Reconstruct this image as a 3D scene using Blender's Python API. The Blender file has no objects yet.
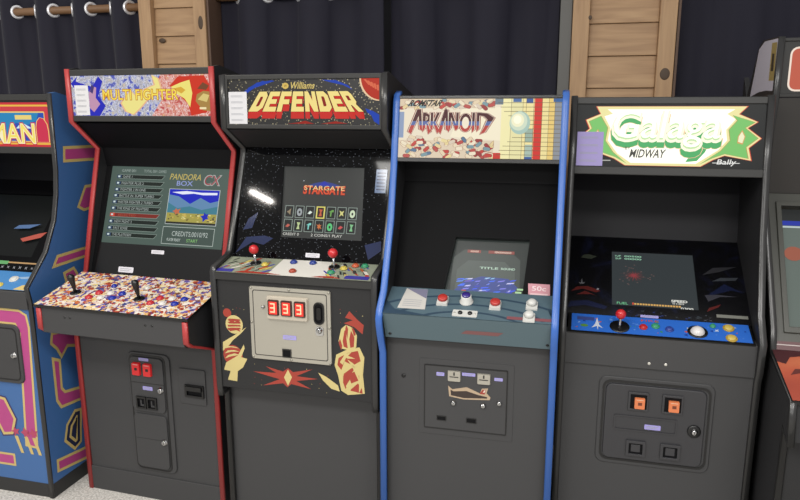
import bpy, math, random
from mathutils import Vector, Matrix
random.seed(7)
C = bpy.context.scene.collection
H = 1.7                      # camera height

# ------------------------------------------------------------------ materials
def lin(c):
    if isinstance(c, str):
        c = [int(c[i:i+2], 16)/255 for i in (0, 2, 4)]
    return [((x+0.055)/1.055)**2.4 if x > 0.04045 else x/12.92 for x in c]
MATS = {}
def mat(name, col, rough=0.5, metal=0.0, spec=0.5, emit=None, es=1.0, f=0.68):
    if name in MATS: return MATS[name]
    m = bpy.data.materials.new(name); m.use_nodes = True
    b = m.node_tree.nodes['Principled BSDF']
    b.inputs['Base Color'].default_value = (*[x*f for x in lin(col)], 1)
    b.inputs['Roughness'].default_value = rough
    b.inputs['Metallic'].default_value = metal
    b.inputs['Specular IOR Level'].default_value = spec
    if emit:
        b.inputs['Emission Color'].default_value = (*lin(emit), 1)
        b.inputs['Emission Strength'].default_value = es
    MATS[name] = m
    return m
def glow(col, es=1.0):       # ink or phosphor that is lit from behind
    return mat('backlit_%s_%g' % (col, es), '080808', 0.3, spec=.15, emit=col, es=es)
def ink(col, rough=0.4):
    return mat('ink_%s' % col, col, rough)
def nodes(m):
    nt = m.node_tree
    return nt, nt.nodes['Principled BSDF'], nt.nodes, nt.links
def ramp(nt, stops, interp='LINEAR', f=1.0):
    r = nt.nodes.new('ShaderNodeValToRGB'); r.color_ramp.interpolation = interp
    e = r.color_ramp.elements
    e[0].position = stops[0][0]; e[0].color = (*[x*f for x in lin(stops[0][1])], 1)
    e[1].position = stops[1][0]; e[1].color = (*[x*f for x in lin(stops[1][1])], 1)
    for p, c in stops[2:]:
        k = e.new(p); k.color = (*[x*f for x in lin(c)], 1)
    return r
def coords(nt, scale=(1, 1, 1)):
    t = nt.nodes.new('ShaderNodeTexCoord'); mp = nt.nodes.new('ShaderNodeMapping')
    mp.inputs['Scale'].default_value = scale
    nt.links.new(t.outputs['Object'], mp.inputs['Vector'])
    return mp.outputs['Vector']

laminate = mat('black_laminate', '3a3a3b', 0.55, spec=0.4, f=0.88)
def _lam():
    nt, b, N, L = nodes(laminate)
    n = N.new('ShaderNodeTexNoise'); n.inputs['Scale'].default_value = 260
    L.new(coords(nt), n.inputs['Vector'])
    bp = N.new('ShaderNodeBump'); bp.inputs['Strength'].default_value = 0.08
    L.new(n.outputs['Fac'], bp.inputs['Height']); L.new(bp.outputs['Normal'], b.inputs['Normal'])
_lam()
side_black_shaded = mat('side_black_shaded', '2b2b2d', 0.5, spec=0.35)  # darker than the laminate fronts: shade on the sides is put into the colour
panel_black = mat('panel_black', '2c2c2d', 0.55, spec=0.3)
matte_black = mat('matte_black', '0d0d10', 0.6, spec=0.15)
gloss_black = mat('bezel_black', '0c0c0e', 0.22, spec=0.4)
retainer = mat('retainer_grey', '343433', 0.45, spec=.35)
black_trim = mat('black_trim', '2c2c2c', 0.28)
red_trim = mat('red_trim', 'b83c3c', 0.4)
blue_trim = mat('blue_trim', '3a6cc0', 0.35)
paper = mat('paper', 'dcdce0', 0.8)
paper_ink = mat('paper_ink', 'a9abb2', 0.8)
steel = mat('brushed_steel', 'b8b4a8', 0.40, metal=0.65, f=.85)
chrome = mat('chrome', 'd8d8d8', 0.15, metal=1)
screw = mat('screw', 'b8b4a8', 0.3, metal=0.8)
plastic_black = mat('plastic_black', '0e0e0f', 0.35)
plastic_white = mat('plastic_white', 'd9d9d4', 0.35)
plastic_red = mat('plastic_red', 'c0272b', 0.3)
sticker = mat('sticker', 'e6e4ec', 0.6)
sticker_lilac = mat('sticker_lilac', 'aaa2e6', 0.6)

def art_mat(name, scale, stops, detail=3.0, dist=1.0, rough=0.35, emit=None, kind='noise', spread=1.0):
    m = mat(name, 'ffffff', rough); nt, b, N, L = nodes(m)
    v = coords(nt)
    if kind == 'noise':
        n = N.new('ShaderNodeTexNoise'); n.inputs['Scale'].default_value = scale
        n.inputs['Detail'].default_value = detail; n.inputs['Distortion'].default_value = dist
        L.new(v, n.inputs['Vector']); out = n.outputs['Fac']
    elif kind == 'cells':
        w = N.new('ShaderNodeTexNoise'); w.inputs['Scale'].default_value = scale*0.7; w.inputs['Detail'].default_value = 3
        L.new(v, w.inputs['Vector'])
        mx = N.new('ShaderNodeMixRGB'); mx.blend_type = 'ADD'; mx.inputs['Fac'].default_value = dist*0.03
        L.new(v, mx.inputs['Color1']); L.new(w.outputs['Color'], mx.inputs['Color2'])
        n = N.new('ShaderNodeTexVoronoi'); n.inputs['Scale'].default_value = scale
        L.new(mx.outputs['Color'], n.inputs['Vector'])
        s = N.new('ShaderNodeSeparateColor'); L.new(n.outputs['Color'], s.inputs['Color']); out = s.outputs['Red']
    else:                    # specks: dots on a ground
        n = N.new('ShaderNodeTexVoronoi'); n.inputs['Scale'].default_value = scale
        L.new(v, n.inputs['Vector']); out = n.outputs['Distance']
    r = ramp(nt, stops, 'CONSTANT' if kind == 'cells' else 'LINEAR', 1.0 if emit else 0.72)
    L.new(out, r.inputs['Fac'])
    if emit:
        b.inputs['Base Color'].default_value = (.004, .004, .004, 1)
        L.new(r.outputs['Color'], b.inputs['Emission Color']); b.inputs['Emission Strength'].default_value = emit
    else:
        L.new(r.outputs['Color'], b.inputs['Base Color'])
    return m

# ------------------------------------------------------------------ mesh builder
def area2(p):
    return sum(p[i][0]*p[(i+1) % len(p)][1]-p[(i+1) % len(p)][0]*p[i][1] for i in range(len(p)))
def rrect(u0, s0, u1, s1, r=0.01, n=4):
    o = []
    for cx, cy, a in ((u1-r, s0+r, -90), (u1-r, s1-r, 0), (u0+r, s1-r, 90), (u0+r, s0+r, 180)):
        for k in range(n+1):
            t = math.radians(a+90*k/n); o.append((cx+r*math.cos(t), cy+r*math.sin(t)))
    return o
def circ(u, s, r, n=20, ry=None):
    return [(u+r*math.cos(2*math.pi*k/n), s+(ry or r)*math.sin(2*math.pi*k/n)) for k in range(n)]
def spikes(u, s, r0, r1, n, seed=1, ry=1.0):
    g = random.Random(seed); o = []
    for k in range(2*n):
        r = (r1 if k % 2 else r0)*(0.75+0.5*g.random()); t = math.pi*k/n
        o.append((u+r*math.cos(t), s+ry*r*math.sin(t)))
    return o

class Plane:
    """local frame over a straight run of the (v,z) profile, seen from the front"""
    def __init__(s, a, b):
        s.a = a; d = math.hypot(b[0]-a[0], b[1]-a[1]); s.len = d
        s.t = ((b[0]-a[0])/d, (b[1]-a[1])/d); s.n = (-s.t[1], s.t[0])
    def __call__(s, u, q, h=0.0):
        return (u, s.a[0]+s.t[0]*q+s.n[0]*h, s.a[1]+s.t[1]*q+s.n[1]*h)
class SidePlane:
    """outer face of a side panel: first coordinate depth, second height; sg=+1 faces right"""
    def __init__(s, u, sg): s.u = u; s.sg = sg
    def __call__(s, v, z, h=0.0): return (s.u+s.sg*h, v, z)
FRONT = lambda v: Plane((v, 0), (v, 1))

_textcache = {}
def text_mesh(txt, offset):
    k = (txt, offset)
    if k in _textcache: return _textcache[k]
    cu = bpy.data.curves.new('t', 'FONT'); cu.body = txt; cu.dimensions = '2D'; cu.fill_mode = 'FRONT'
    cu.offset = offset; cu.resolution_u = 3
    ob = bpy.data.objects.new('t', cu); C.objects.link(ob)
    bpy.context.view_layer.update()
    dg = bpy.context.evaluated_depsgraph_get()
    me = bpy.data.meshes.new_from_object(ob.evaluated_get(dg))
    V = [(v.co.x, v.co.y) for v in me.vertices]; F = [list(p.vertices) for p in me.polygons]
    bpy.data.objects.remove(ob); bpy.data.curves.remove(cu); bpy.data.meshes.remove(me)
    base = text_mesh(txt, 0.0)[2] if offset else None
    bb = base or (min(v[0] for v in V), min(v[1] for v in V), max(v[0] for v in V), max(v[1] for v in V))
    _textcache[k] = (V, F, bb)
    return _textcache[k]

class MB:
    def __init__(s, k=1.0, ku=1.0): s.V = []; s.F = []; s.M = []; s.S = []; s.mats = []; s.k = k; s.ku = k*ku; s.adj = None
    def mi(s, m):
        if m not in s.mats: s.mats.append(m)
        return s.mats.index(m)
    def face(s, idx, m, smooth=False): s.F.append(idx); s.M.append(s.mi(m)); s.S.append(smooth)
    def verts(s, pts):
        n = len(s.V)
        if s.adj:
            uc, uf, zc, zf, dz = s.adj; pts = [(uc+(p[0]-uc)*uf, p[1], zc+(p[2]-zc)*zf+dz) for p in pts]
        s.V += [(p[0]*s.ku, p[1]*s.k, H+(p[2]-H)*s.k) for p in pts]
        return n
    def box(s, a, b, m):
        n = s.verts([(x, y, z) for x in (a[0], b[0]) for y in (a[1], b[1]) for z in (a[2], b[2])])
        for f in ((0, 1, 3, 2), (4, 6, 7, 5), (0, 4, 5, 1), (2, 3, 7, 6), (0, 2, 6, 4), (1, 5, 7, 3)):
            s.face([n+i for i in f], m)
    def prism(s, prof, u0, u1, m):       # closed (v,z) profile pushed along u
        if area2(prof) < 0: prof = prof[::-1]
        k = len(prof); n = s.verts([(u0, *p) for p in prof]+[(u1, *p) for p in prof])
        s.face([n+i for i in range(k)][::-1], m); s.face([n+k+i for i in range(k)], m)
        for i in range(k):
            j = (i+1) % k; s.face([n+i, n+j, n+k+j, n+k+i], m)
    def flat(s, P, pts, m, h):
        if area2(pts) < 0: pts = pts[::-1]
        if isinstance(P, SidePlane) and P.sg < 0: pts = pts[::-1]
        n = s.verts([P(a, b, h) for a, b in pts]); s.face([n+i for i in range(len(pts))], m)
    def slab(s, P, pts, m, h0, h1, top=None, inset=0.0):
        if area2(pts) < 0: pts = pts[::-1]
        k = len(pts)
        cx = sum(p[0] for p in pts)/k; cy = sum(p[1] for p in pts)/k
        def sh(p):
            d = math.hypot(p[0]-cx, p[1]-cy) or 1
            return (p[0]-(p[0]-cx)/d*inset, p[1]-(p[1]-cy)/d*inset)
        n = s.verts([P(*p, h0) for p in pts]+[P(*sh(p), h1) for p in pts])
        s.face([n+i for i in range(k)][::-1], m); s.face([n+k+i for i in range(k)], top or m)
        for i in range(k):
            j = (i+1) % k; s.face([n+i, n+j, n+k+j, n+k+i], m)
    def ring(s, P, outer, inner, m, h0, h1, lip=None):   # same-count polygons
        k = len(outer); g = outer; q = inner
        n = s.verts([P(*p, h1) for p in g]+[P(*p, h1) for p in q]+[P(*p, h0) for p in q]+[P(*p, h0) for p in g])
        for i in range(k):
            j = (i+1) % k
            s.face([n+i, n+j, n+k+j, n+k+i], m)
            s.face([n+k+i, n+k+j, n+2*k+j, n+2*k+i], lip or m)
            s.face([n+3*k+i, n+3*k+j, n+j, n+i], m)
            s.face([n+2*k+i, n+2*k+j, n+3*k+j, n+3*k+i], m)
    def lathe(s, P, u, q, prof, m, n=20, ms=None):
        base = s.verts([P(u+r*math.cos(2*math.pi*i/n), q+r*math.sin(2*math.pi*i/n), h) for r, h in prof for i in range(n)])
        for a in range(len(prof)-1):
            for i in range(n):
                j = (i+1) % n
                s.face([base+a*n+i, base+a*n+j, base+(a+1)*n+j, base+(a+1)*n+i], (ms[a] if ms else m), True)
        s.face([base+i for i in range(n)][::-1], m); e = base+(len(prof)-1)*n
        s.face([e+i for i in range(n)], (ms[-1] if ms else m))
    def ball(s, P, u, q, h, r, m, n=18):
        s.lathe(P, u, q, [(max(1e-4, r*math.sin(math.pi*k/10)), h-r*math.cos(math.pi*k/10)) for k in range(11)], m, n)
    def text(s, P, txt, box, m, h, offset=0.0, warp=None, shear=0.0):
        V, F, bb = text_mesh(txt, offset)
        pts = []
        for x, y in V:
            a = (x-bb[0])/(bb[2]-bb[0]); b = (y-bb[1])/(bb[3]-bb[1])
            if warp: a, b = warp(a, b)
            a += shear*(b-0.5)
            pts.append(P(box[0]+a*(box[2]-box[0]), box[1]+b*(box[3]-box[1]), h))
        n = s.verts(pts)
        for f in F: s.face([n+i for i in f], m)
    def strip(s, line, u0, u1, th, m):   # edge moulding along an open (v,z) line, th proud of it
        nrm = []
        for i in range(len(line)):
            a = line[max(0, i-1)]; b = line[i]; c = line[min(len(line)-1, i+1)]
            ns = []
            for p, q in ((a, b), (b, c)):
                d = math.hypot(q[0]-p[0], q[1]-p[1])
                if d > 1e-6: ns.append((-(q[1]-p[1])/d, (q[0]-p[0])/d))
            nx = sum(t[0] for t in ns)/len(ns); ny = sum(t[1] for t in ns)/len(ns)
            l = nx*nx+ny*ny; l = max(l, 0.3); nrm.append((nx/l, ny/l))
        e = 0.003
        pts = []
        for p, q in zip(line, nrm):
            for u, d in ((u0, -0.004), (u0, th*0.55), (u0+e, th), (u1-e, th), (u1, th*0.55), (u1, -0.004)):
                pts.append((u, p[0]+q[0]*d, p[1]+q[1]*d))
        n = s.verts(pts); k = 6
        for i in range(len(line)-1):
            for j in range(k):
                g = (j+1) % k
                s.face([n+i*k+j, n+i*k+g, n+(i+1)*k+g, n+(i+1)*k+j], m, True)
        s.face([n+j for j in range(k)][::-1], m); s.face([n+(len(line)-1)*k+j for j in range(k)], m)
    def build(s, name, parent=None, bevel=0.0, label=None):
        me = bpy.data.meshes.new(name); me.from_pydata(s.V, [], s.F); 
        for m in s.mats: me.materials.append(m)
        for p, m, sm in zip(me.polygons, s.M, s.S): p.material_index = m; p.use_smooth = sm
        me.update()
        o = bpy.data.objects.new(name, me); C.objects.link(o)
        if parent: o.parent = parent
        if label: o['label'] = label
        if bevel:
            b = o.modifiers.new('bevel', 'BEVEL'); b.width = bevel; b.segments = 2; b.limit_method = 'ANGLE'
            b.angle_limit = math.radians(50)
        return o
def thing(name, label, cat, loc, rz=0.0, group=None):
    o = bpy.data.objects.new(name, None); C.objects.link(o); o.empty_display_size = 0.1
    o.location = loc; o.rotation_euler = (0, 0, rz); o['label'] = label; o['category'] = cat
    if group: o['group'] = group
    return o
def struct(o): o['kind'] = 'structure'; return o

# ------------------------------------------------------------------ shared cabinet pieces
T = 0.019
class Cab:
    def __init__(s, name, label, loc, rz, W, k=1.0, ku=1.0):
        # loc is where the fit put the cabinet; k resizes it about the eye so that neighbours do not overlap
        s.root = thing(name, label, 'arcade machine', (loc[0], loc[1], 0), rz, 'arcade machines in the row')
        s.W = W; s.k = k; s.ku = ku; s.z0 = H-H/k
    adj = None           # moves a group of parts within the cabinet: (u centre, u factor, z centre, z factor, z shift)
    def mb(s):
        m = MB(s.k, s.ku); m.adj = s.adj; return m
    def sides(s, line, back, top_back, trim, side_mat, th=0.006, width=T+0.003, skip=None, top=None, extra=None):
        """two side panels, each with its edge trim; line = front edge from the floor up"""
        prof = line+(top or [(top_back[0], top_back[1])])+[(back, top_back[1]-0.12), (back, s.z0)]
        for i, u in enumerate((0.0, s.W-T)):
            b = s.mb(); b.prism(prof, u, u+T, side_mat)
            if extra: extra(b, i)
            o = b.build('side_panel', s.root)
            t = s.mb(); c = u+T/2
            for seg in (skip or [line]):
                t.strip(seg, c-width/2, c+width/2, th, trim)
            t.build('edge_trim', o)
    def panel(s, name, prof, m, inset=T, bevel=0.0, label=None):
        b = s.mb(); b.prism(prof, inset, s.W-inset, m); return b.build(name, s.root, bevel, label)
    def slab_between(s, name, a, b_, th, m, inset=T):
        P = Plane(a, b_); b = s.mb()
        b.slab(P, [(inset, 0), (s.W-inset, 0), (s.W-inset, P.len), (inset, P.len)], m, -th, 0)
        return b.build(name, s.root)
    def notice(s, P, u0, q0, u1, q1, h, pm=None, lines=5, seed=1):
        g = random.Random(seed); b = s.mb(); b.slab(P, [(u0, q0), (u1, q0), (u1, q1), (u0, q1)], pm or paper, h, h+0.0008)
        for k in range(lines):
            y = q1-(q1-q0)*(k+0.7)/(lines+0.4)
            for r in range(2):
                yy = y-r*(q1-q0)*0.035
                b.flat(P, [(u0+(u1-u0)*.12, yy), (u0+(u1-u0)*(.6+.25*g.random()), yy), (u0+(u1-u0)*.8, yy+(q1-q0)*.014), (u0+(u1-u0)*.12, yy+(q1-q0)*.014)], paper_ink, h+0.0012)
        return b.build('paper_notice', s.root)
    def sticker(s, P, u, q, w, hgt, h=0.001, m=None, par=None):
        b = s.mb(); b.slab(P, rrect(u-w/2, q-hgt/2, u+w/2, q+hgt/2, min(w, hgt)*.15, 2), m or sticker, h, h+0.0008)
        for k in range(2):
            y = q+(0.16-0.32*k)*hgt
            b.flat(P, [(u-w*.38, y-hgt*.06), (u+w*(.36-.1*k), y-hgt*.06), (u+w*(.36-.1*k), y+hgt*.06), (u-w*.38, y+hgt*.06)], paper_ink, h+0.0011)
        return b.build('sticker', par or s.root)
    def joystick(s, P, u, q, ball=None, hgt=0.075, bat=False, r=0.0175, washer=0.022):
        b = s.mb()
        if bat:
            b.lathe(P, u, q, [(.006, 0), (.006, .018), (.0075, .024), (.0115, .052), (.0145, .070), (.013, .079), (.007, .084), (.0005, .0855)], plastic_black)
            o = b.build('joystick', s.root)
        else:
            b.lathe(P, u, q, [(.0055, 0), (.0055, .012), (.0045, .014), (.0045, hgt-r*.6)], chrome)
            o = b.build('joystick', s.root)
            t = s.mb(); t.ball(P, u, q, hgt, r, ball); t.build('ball_top', o)
        w = s.mb(); w.lathe(P, u, q, [(washer, .0005), (washer, .0025), (washer*.8, .004), (.008, .0045)], plastic_black); w.build('dust_washer', o)
        return o
    def button(s, P, u, q, m, r=0.0145, ring=None):
        b = s.mb(); ring = ring or m
        b.lathe(P, u, q, [(r, .0), (r, .003), (r*.92, .0045), (r*.72, .0045), (r*.72, .0035), (r*.70, .008), (r*.62, .0092), (.0004, .0088)], m,
                ms=[ring]*4+[m]*4)
        return b.build('button', s.root)
    def lock(s, P, u, q, par, r=0.011, h=0.0):
        b = s.mb(); b.lathe(P, u, q, [(r*1.35, h), (r*1.35, h+.002), (r, h+.004), (r, h+.008), (r*.85, h+.0095), (.0004, h+.0095)], chrome)
        b.slab(P, [(u-r*.12, q-r*.5), (u+r*.12, q-r*.5), (u+r*.12, q+r*.5), (u-r*.12, q+r*.5)], plastic_black, h+.0095, h+.0099)
        return b.build('lock', par)
    def screws(s, P, pts, m=None, par=None, r=0.0055, name='screw'):
        for u, q in pts:
            b = s.mb(); b.lathe(P, u, q, [(r, 0), (r*.95, .0015), (r*.6, .003), (.0004, .0035)], m or screw, 12); b.build(name, par or s.root)
def quad(u0, q0, u1, q1): return [(u0, q0), (u1, q0), (u1, q1), (u0, q1)]
class Norm:                   # a sign's own 0..1 frame
    def __init__(s, P, u0, q0, u1, q1): s.P = P; s.u0 = u0; s.q0 = q0; s.w = u1-u0; s.h = q1-q0
    def __call__(s, x, y, h=0.0): return s.P(s.u0+x*s.w, s.q0+y*s.h, h)
def band(pts, off):           # outline polygon grown about its centre
    cx = sum(p[0] for p in pts)/len(pts); cy = sum(p[1] for p in pts)/len(pts)
    return [(p[0]+(p[0]-cx)/max(1e-6, math.hypot(p[0]-cx, p[1]-cy))*off, p[1]+(p[1]-cy)/max(1e-6, math.hypot(p[0]-cx, p[1]-cy))*off) for p in pts]
def grow(pts, d):             # mitred outline offset
    if area2(pts) < 0: pts = pts[::-1]
    o = []; n = len(pts)
    for i in range(n):
        a, b, c = pts[i-1], pts[i], pts[(i+1) % n]
        def nn(p, q):
            l = math.hypot(q[0]-p[0], q[1]-p[1]) or 1e-9; return ((q[1]-p[1])/l, -(q[0]-p[0])/l)
        n1, n2 = nn(a, b), nn(b, c); x, y = n1[0]+n2[0], n1[1]+n2[1]; l = max((x*x+y*y)/2, .35)
        o.append((b[0]+x/l*d, b[1]+y/l*d))
    return o

# ================================================================== fighting-game cabinet, red trim
def coll(name, scale, stops, **k): return art_mat(name, scale, stops, kind='cells', **k)
satin_black = mat('shroud_black', '08080a', .5, spec=.06)
def build_fighter():
    c = Cab('arcade_cabinet', 'black arcade cabinet with red edge trim and wide overhanging panel with two bat joysticks',
            (-2.086, 2.420), math.radians(-2.27), .684, 1.0, 1.021)
    W = c.W; R = c.root
    low = [(0, c.z0), (0, .735), (-.16, .80), (-.188, .822), (-.188, .905)]
    up = [(.086, .972), (.173, 1.302), (.235, 1.52), (.092, 1.64), (.093, 1.853)]
    c.sides(low+up, .78, (.14, 1.86), red_trim, side_black_shaded, skip=[low[:5], up])
    # shell
    c.panel('front_panel', [(.004, c.z0), (.004, .82), (.03, .82), (.03, c.z0)], laminate)
    c.panel('back_panel', [(.74, c.z0), (.74, 1.72), (.77, 1.72), (.77, c.z0)], matte_black)
    c.panel('top_panel', [(.115, 1.835), (.115, 1.852), (.77, 1.735), (.77, 1.715)], matte_black)
    kb = c.mb(); kb.box((T, -.002, c.z0), (W-T, .004, .112), laminate); kb.build('kick_board', R, .002)
    # control panel box
    b = c.mb(); b.prism([(-.187, .803), (-.187, .912), (.086, .978), (.086, .95), (-.02, .735)], T, W-T, laminate)
    b.build('control_box', R, .002)
    P = Plane((-.196, .914), (.09, .985))
    collage = art_mat('collage_print', 75, [(0, 'e8dcb8'), (.12, 'b8523a'), (.24, '6a5aa4'), (.36, 'e9d09a'), (.48, 'd8cfd4'), (.58, '8a3a30'), (.68, 'e0b070'), (.78, '4a4a80'), (.88, 'f0e8dc')], dist=1.2, rough=0.35, kind='cells')
    b = c.mb(); b.slab(P, quad(-.008, 0, W+.008, P.len), plastic_black, -.004, .006)
    b.flat(P, quad(-.006, .003, W+.006, P.len-.002), collage, .0064)
    g = random.Random(3)
    pal = ['e6d9b0', 'b5432f', 'e9d590', '7660a8', 'efe9e0', 'd07038', '434a86', 'e9cfc0', '98372c', '7a4a38', 'e6dcc8']
    for k in range(170):
        u = g.uniform(.02, W-.02); q = g.uniform(.02, P.len-.03); r = g.uniform(.006, .020)
        b.flat(P, spikes(u, q, r*.5, r, g.randint(4, 7), k, .7), ink(g.choice(pal)), .0066+k*2e-6)
    cp = b.build('control_panel', R, label='wide control panel covered in busy multicoloured collage print')
    Pt = Plane(P(0, 0, .007)[1:], P(0, P.len, .007)[1:])
    for u, q in ((.104, .115), (.408, .112)): c.joystick(Pt, u, q, bat=True)
    blue = mat('button_blue', '2436a8', .3); white = mat('button_white', 'e4e0da', .3); red = mat('button_red', 'c8323a', .3)
    for u0 in (.19, .475):
        for i, m in enumerate((red, white, blue)):
            for k in range(2):
                c.button(Pt, u0+.052*i+.018*k, .088+.04*k+.004*i, m, .0155)
    for u, q in ((.235, .19), (.39, .195)): c.button(Pt, u, q, blue if u < .3 else white, .012)
    for u, q in ((.13, .875), (.155, .875), (.50, .877), (.53, .877)):
        c.screws(FRONT(-.186), [(u, q)], plastic_black)
    # monitor
    a, d = (.110, .985), (.30, 1.52)
    P = Plane(a, d); L = P.len
    b = c.mb(); b.slab(P, quad(T, 0, W-T, L), matte_black, -.03, -.012); b.build('monitor_board', R)
    b = c.mb(); b.ring(P, quad(T, 0, W-T, L), quad(.046, .136, .638, .484), gloss_black, -.012, .0)
    b.build('bezel', R)
    c.adj = (.29, .961, 0, 1, .0133)
    b = c.mb(); b.slab(P, quad(.034, .12, .654, .472), glow('4c5c55'), -.012, -.009)
    S = Norm(P, .036, .122, .652, .470)
    G = glow
    for k, (y, t) in enumerate([(.868, 'GAME 1'), (.783, 'FIGHTER PLUS 2'), (.70, 'FIGHTER 3 IN ONE'), (.62, 'BATTLE IN. SUPER TURBO'), (.537, 'MASTER FIGHTER 2 TURBO'), (.455, 'THE KING OF FIGHTERS'), (.37, 'SELECTED'), (.285, 'NEW FIGHT 2'), (.20, 'FAST EDGE'), (.115, 'THE PLATFORM')]):
        x0 = .075-.012*k*.2
        sel = k == 6
        b.flat(S, [(x0, y-.028), (.44, y-.028), (.465, y+.028), (x0, y+.028)], G('8f9f96'), -.0086+.0)
        b.flat(S, [(x0+.002, y-.024), (.438, y-.024), (.461, y+.024), (x0+.002, y+.024)], G('7a2a22' if sel else '1c2420'), -.0084)
        b.flat(S, quad(x0-.02, y-.022, x0+.02, y+.022), G('c8402c' if sel else '30425c'), -.0082)
        b.flat(S, quad(x0-.012, y-.01, x0+.006, y+.012), G('c8d8d8'), -.008)
        if not sel: b.text(S, t, (x0+.03, y-.016, x0+.03+.0135*len(t), y+.016), G('a8b2ae'), -.008)
        else: b.text(S, t, (x0+.05, y-.014, x0+.2, y+.014), G('a8503c'), -.008)
    b.text(S, 'GAME 001', (.09, .93, .21, .965), G('98a49e'), -.008)
    b.text(S, 'TOTAL 0001 GAMES', (.28, .93, .47, .965), G('98a49e'), -.008)
    b.text(S, 'PANDORA', (.51, .85, .765, .925), G('b8a860'), -.008, .012, shear=.03)
    b.text(S, 'BOX', (.57, .775, .70, .835), G('8e9ad0'), -.008, .012)
    b.text(S, 'CX', (.79, .79, .92, .92), G('a8aca8'), -.0082, .03, shear=.08)
    b.text(S, 'CX', (.795, .795, .915, .915), G('9a3c44'), -.0078, .0, shear=.08)
    b.flat(S, quad(.515, .285, .93, .735), G('b6c0ba'), -.0086)
    b.flat(S, quad(.52, .292, .925, .728), G('1522b8'), -.0084)
    b.flat(S, [(.52, .45), (.925, .45), (.925, .60), (.86, .57), (.78, .63), (.70, .55), (.6, .64), (.52, .66)], G('5f86ac'), -.0082)
    b.flat(S, [(.52, .42), (.925, .42), (.925, .53), (.8, .48), (.7, .52), (.6, .49), (.52, .56)], G('3f7a8c'), -.008)
    b.flat(S, [(.54, .69), (.63, .665), (.72, .68), (.8, .665), (.91, .672), (.91, .70), (.78, .695), (.66, .71), (.6, .70)], G('e4e8f8'), -.0079)
    b.flat(S, quad(.52, .315, .925, .43), G('a39a4a'), -.0078)
    b.flat(S, quad(.52, .292, .925, .318), G('2b2b26'), -.0077)
    g = random.Random(5)
    for k in range(46):
        x = g.uniform(.53, .915); y = g.uniform(.32, .42)
        b.flat(S, quad(x, y, x+g.uniform(.008, .025), y+g.uniform(.008, .02)), G(g.choice(['d8cf8a', '7a6a35', 'c9b05a', '585040'])), -.0076+k*1e-6)
    b.flat(S, spikes(.60, .45, .015, .032, 5, 2, 1.6), G('c06a4a'), -.0074)
    b.flat(S, spikes(.835, .40, .02, .04, 5, 4, 1.6), G('1a24b0'), -.0074)
    b.flat(S, quad(.505, .035, .925, .255), G('aeb9b2'), -.0086)
    b.flat(S, quad(.509, .042, .921, .248), G('44524c'), -.0084)
    b.text(S, 'CREDITS:0010/92', (.585, .14, .875, .20), G('b4beb8'), -.008, .0)
    b.text(S, 'PLAYER READY', (.55, .075, .66, .11), G('c2ccc6'), -.008)
    b.text(S, 'START', (.71, .07, .80, .11), G('86c070'), -.008)
    b.build('monitor_screen', R, label='lit game menu screen with list and picture panel')
    c.adj = None
    c.sticker(P, .340, .108, .062, .016, .001); c.sticker(P, .195, .022, .075, .024, .001)
    # hood and marquee
    c.slab_between('speaker_panel', (.245, 1.525), (.112, 1.632), .015, matte_black)
    c.slab_between('hood_back', (.27, 1.44), (.25, 1.53), .015, matte_black)
    P = Plane((.097, 1.640), (.098, 1.853)); L = P.len
    for q0, q1 in ((0, .024), (L-.028, L-.003)):
        b = c.mb(); b.slab(P, quad(T, q0, W-T, q1), retainer, -.01, .006); b.build('marquee_retainer', R, .0025)
    u0, u1, q0, q1 = T, W-T, .022, L-.026
    b = c.mb()
    b.box((T, .101, 1.655), (W-T, .11, 1.835), plastic_black)
    N = Norm(P, u0, q0, u1, q1)
    spl = art_mat('splash_blue_print', 55, [(0, '3a44b0'), (.38, '5660b8'), (.45, 'dcdff0'), (.49, '6f7496'), (.54, 'f2f0f4'), (.59, '8a8a9c'), (.66, 'c9c6cc'), (.78, 'd2b890')], detail=2, dist=.4, emit=.9)
    spr = art_mat('splash_red_print', 55, [(0, '7a5aa0'), (.38, 'c84a34'), (.45, 'f0c8be'), (.49, 'd0584a'), (.54, 'f8e6e0'), (.59, 'cc5a48'), (.66, 'e09a8a'), (.78, 'e8c07a')], detail=2, dist=.4, emit=.9)
    b.flat(N, quad(0, 0, .72, 1), spl, 0); b.flat(N, [(.58, 0), (1, 0), (1, 1), (.66, 1), (.62, .7), (.66, .4)], spr, .0004)
    B = '2c30c8'
    b.flat(N, [(.10, 0), (.20, 0), (.25, .25), (.20, .5), (.24, .85), (.21, .97), (.16, .72), (.04, .85), (.05, .97), (.0, .8), (.02, .70), (.13, .62), (.15, .35)], G(B, .8), .0006)
    b.flat(N, [(.13, .55), (.155, .74), (.19, .70), (.18, .45), (.21, .3), (.16, .1), (.13, .2)], G('c99ab8', .9), .0008)
    b.flat(N, [(.14, .6), (.155, .78), (.175, .72), (.16, .55)], G('4a3c7a', .9), .001)
    yf = [(.37, .32), (.40, .12), (.45, .05), (.50, .2), (.56, .42), (.66, .62), (.64, .90), (.60, .98), (.62, .75), (.55, .66), (.47, .50), (.44, .62)]
    b.flat(N, grow(yf, .012), G('e6b48c'), .0006); b.flat(N, yf, G('ece08a'), .0008)
    b.flat(N, [(.72, .72), (.78, .94), (.96, .96), (1, .7), (.97, .1), (.86, .02), (.84, .3)], G('d63a26', .9), .0006)
    b.flat(N, [(.73, .70), (.80, .80), (.86, .86), (.875, .55), (.855, .22), (.82, .42), (.76, .55)], G('ecdf78'), .001)
    b.flat(N, [(.745, .66), (.80, .70), (.83, .62), (.80, .54)], G('d8a83c'), .0012)
    b.flat(N, [(.895, .36), (.905, .52), (.95, .6), (1, .58), (1, .12), (.94, .15)], G('b08a4a', .9), .001)
    b.flat(N, [(.91, .40), (.95, .54), (.99, .5), (.97, .34)], G('d8c47a'), .0012); b.flat(N, quad(.92, .17, .965, .22), G('f0e0b0'), .0013)
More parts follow.
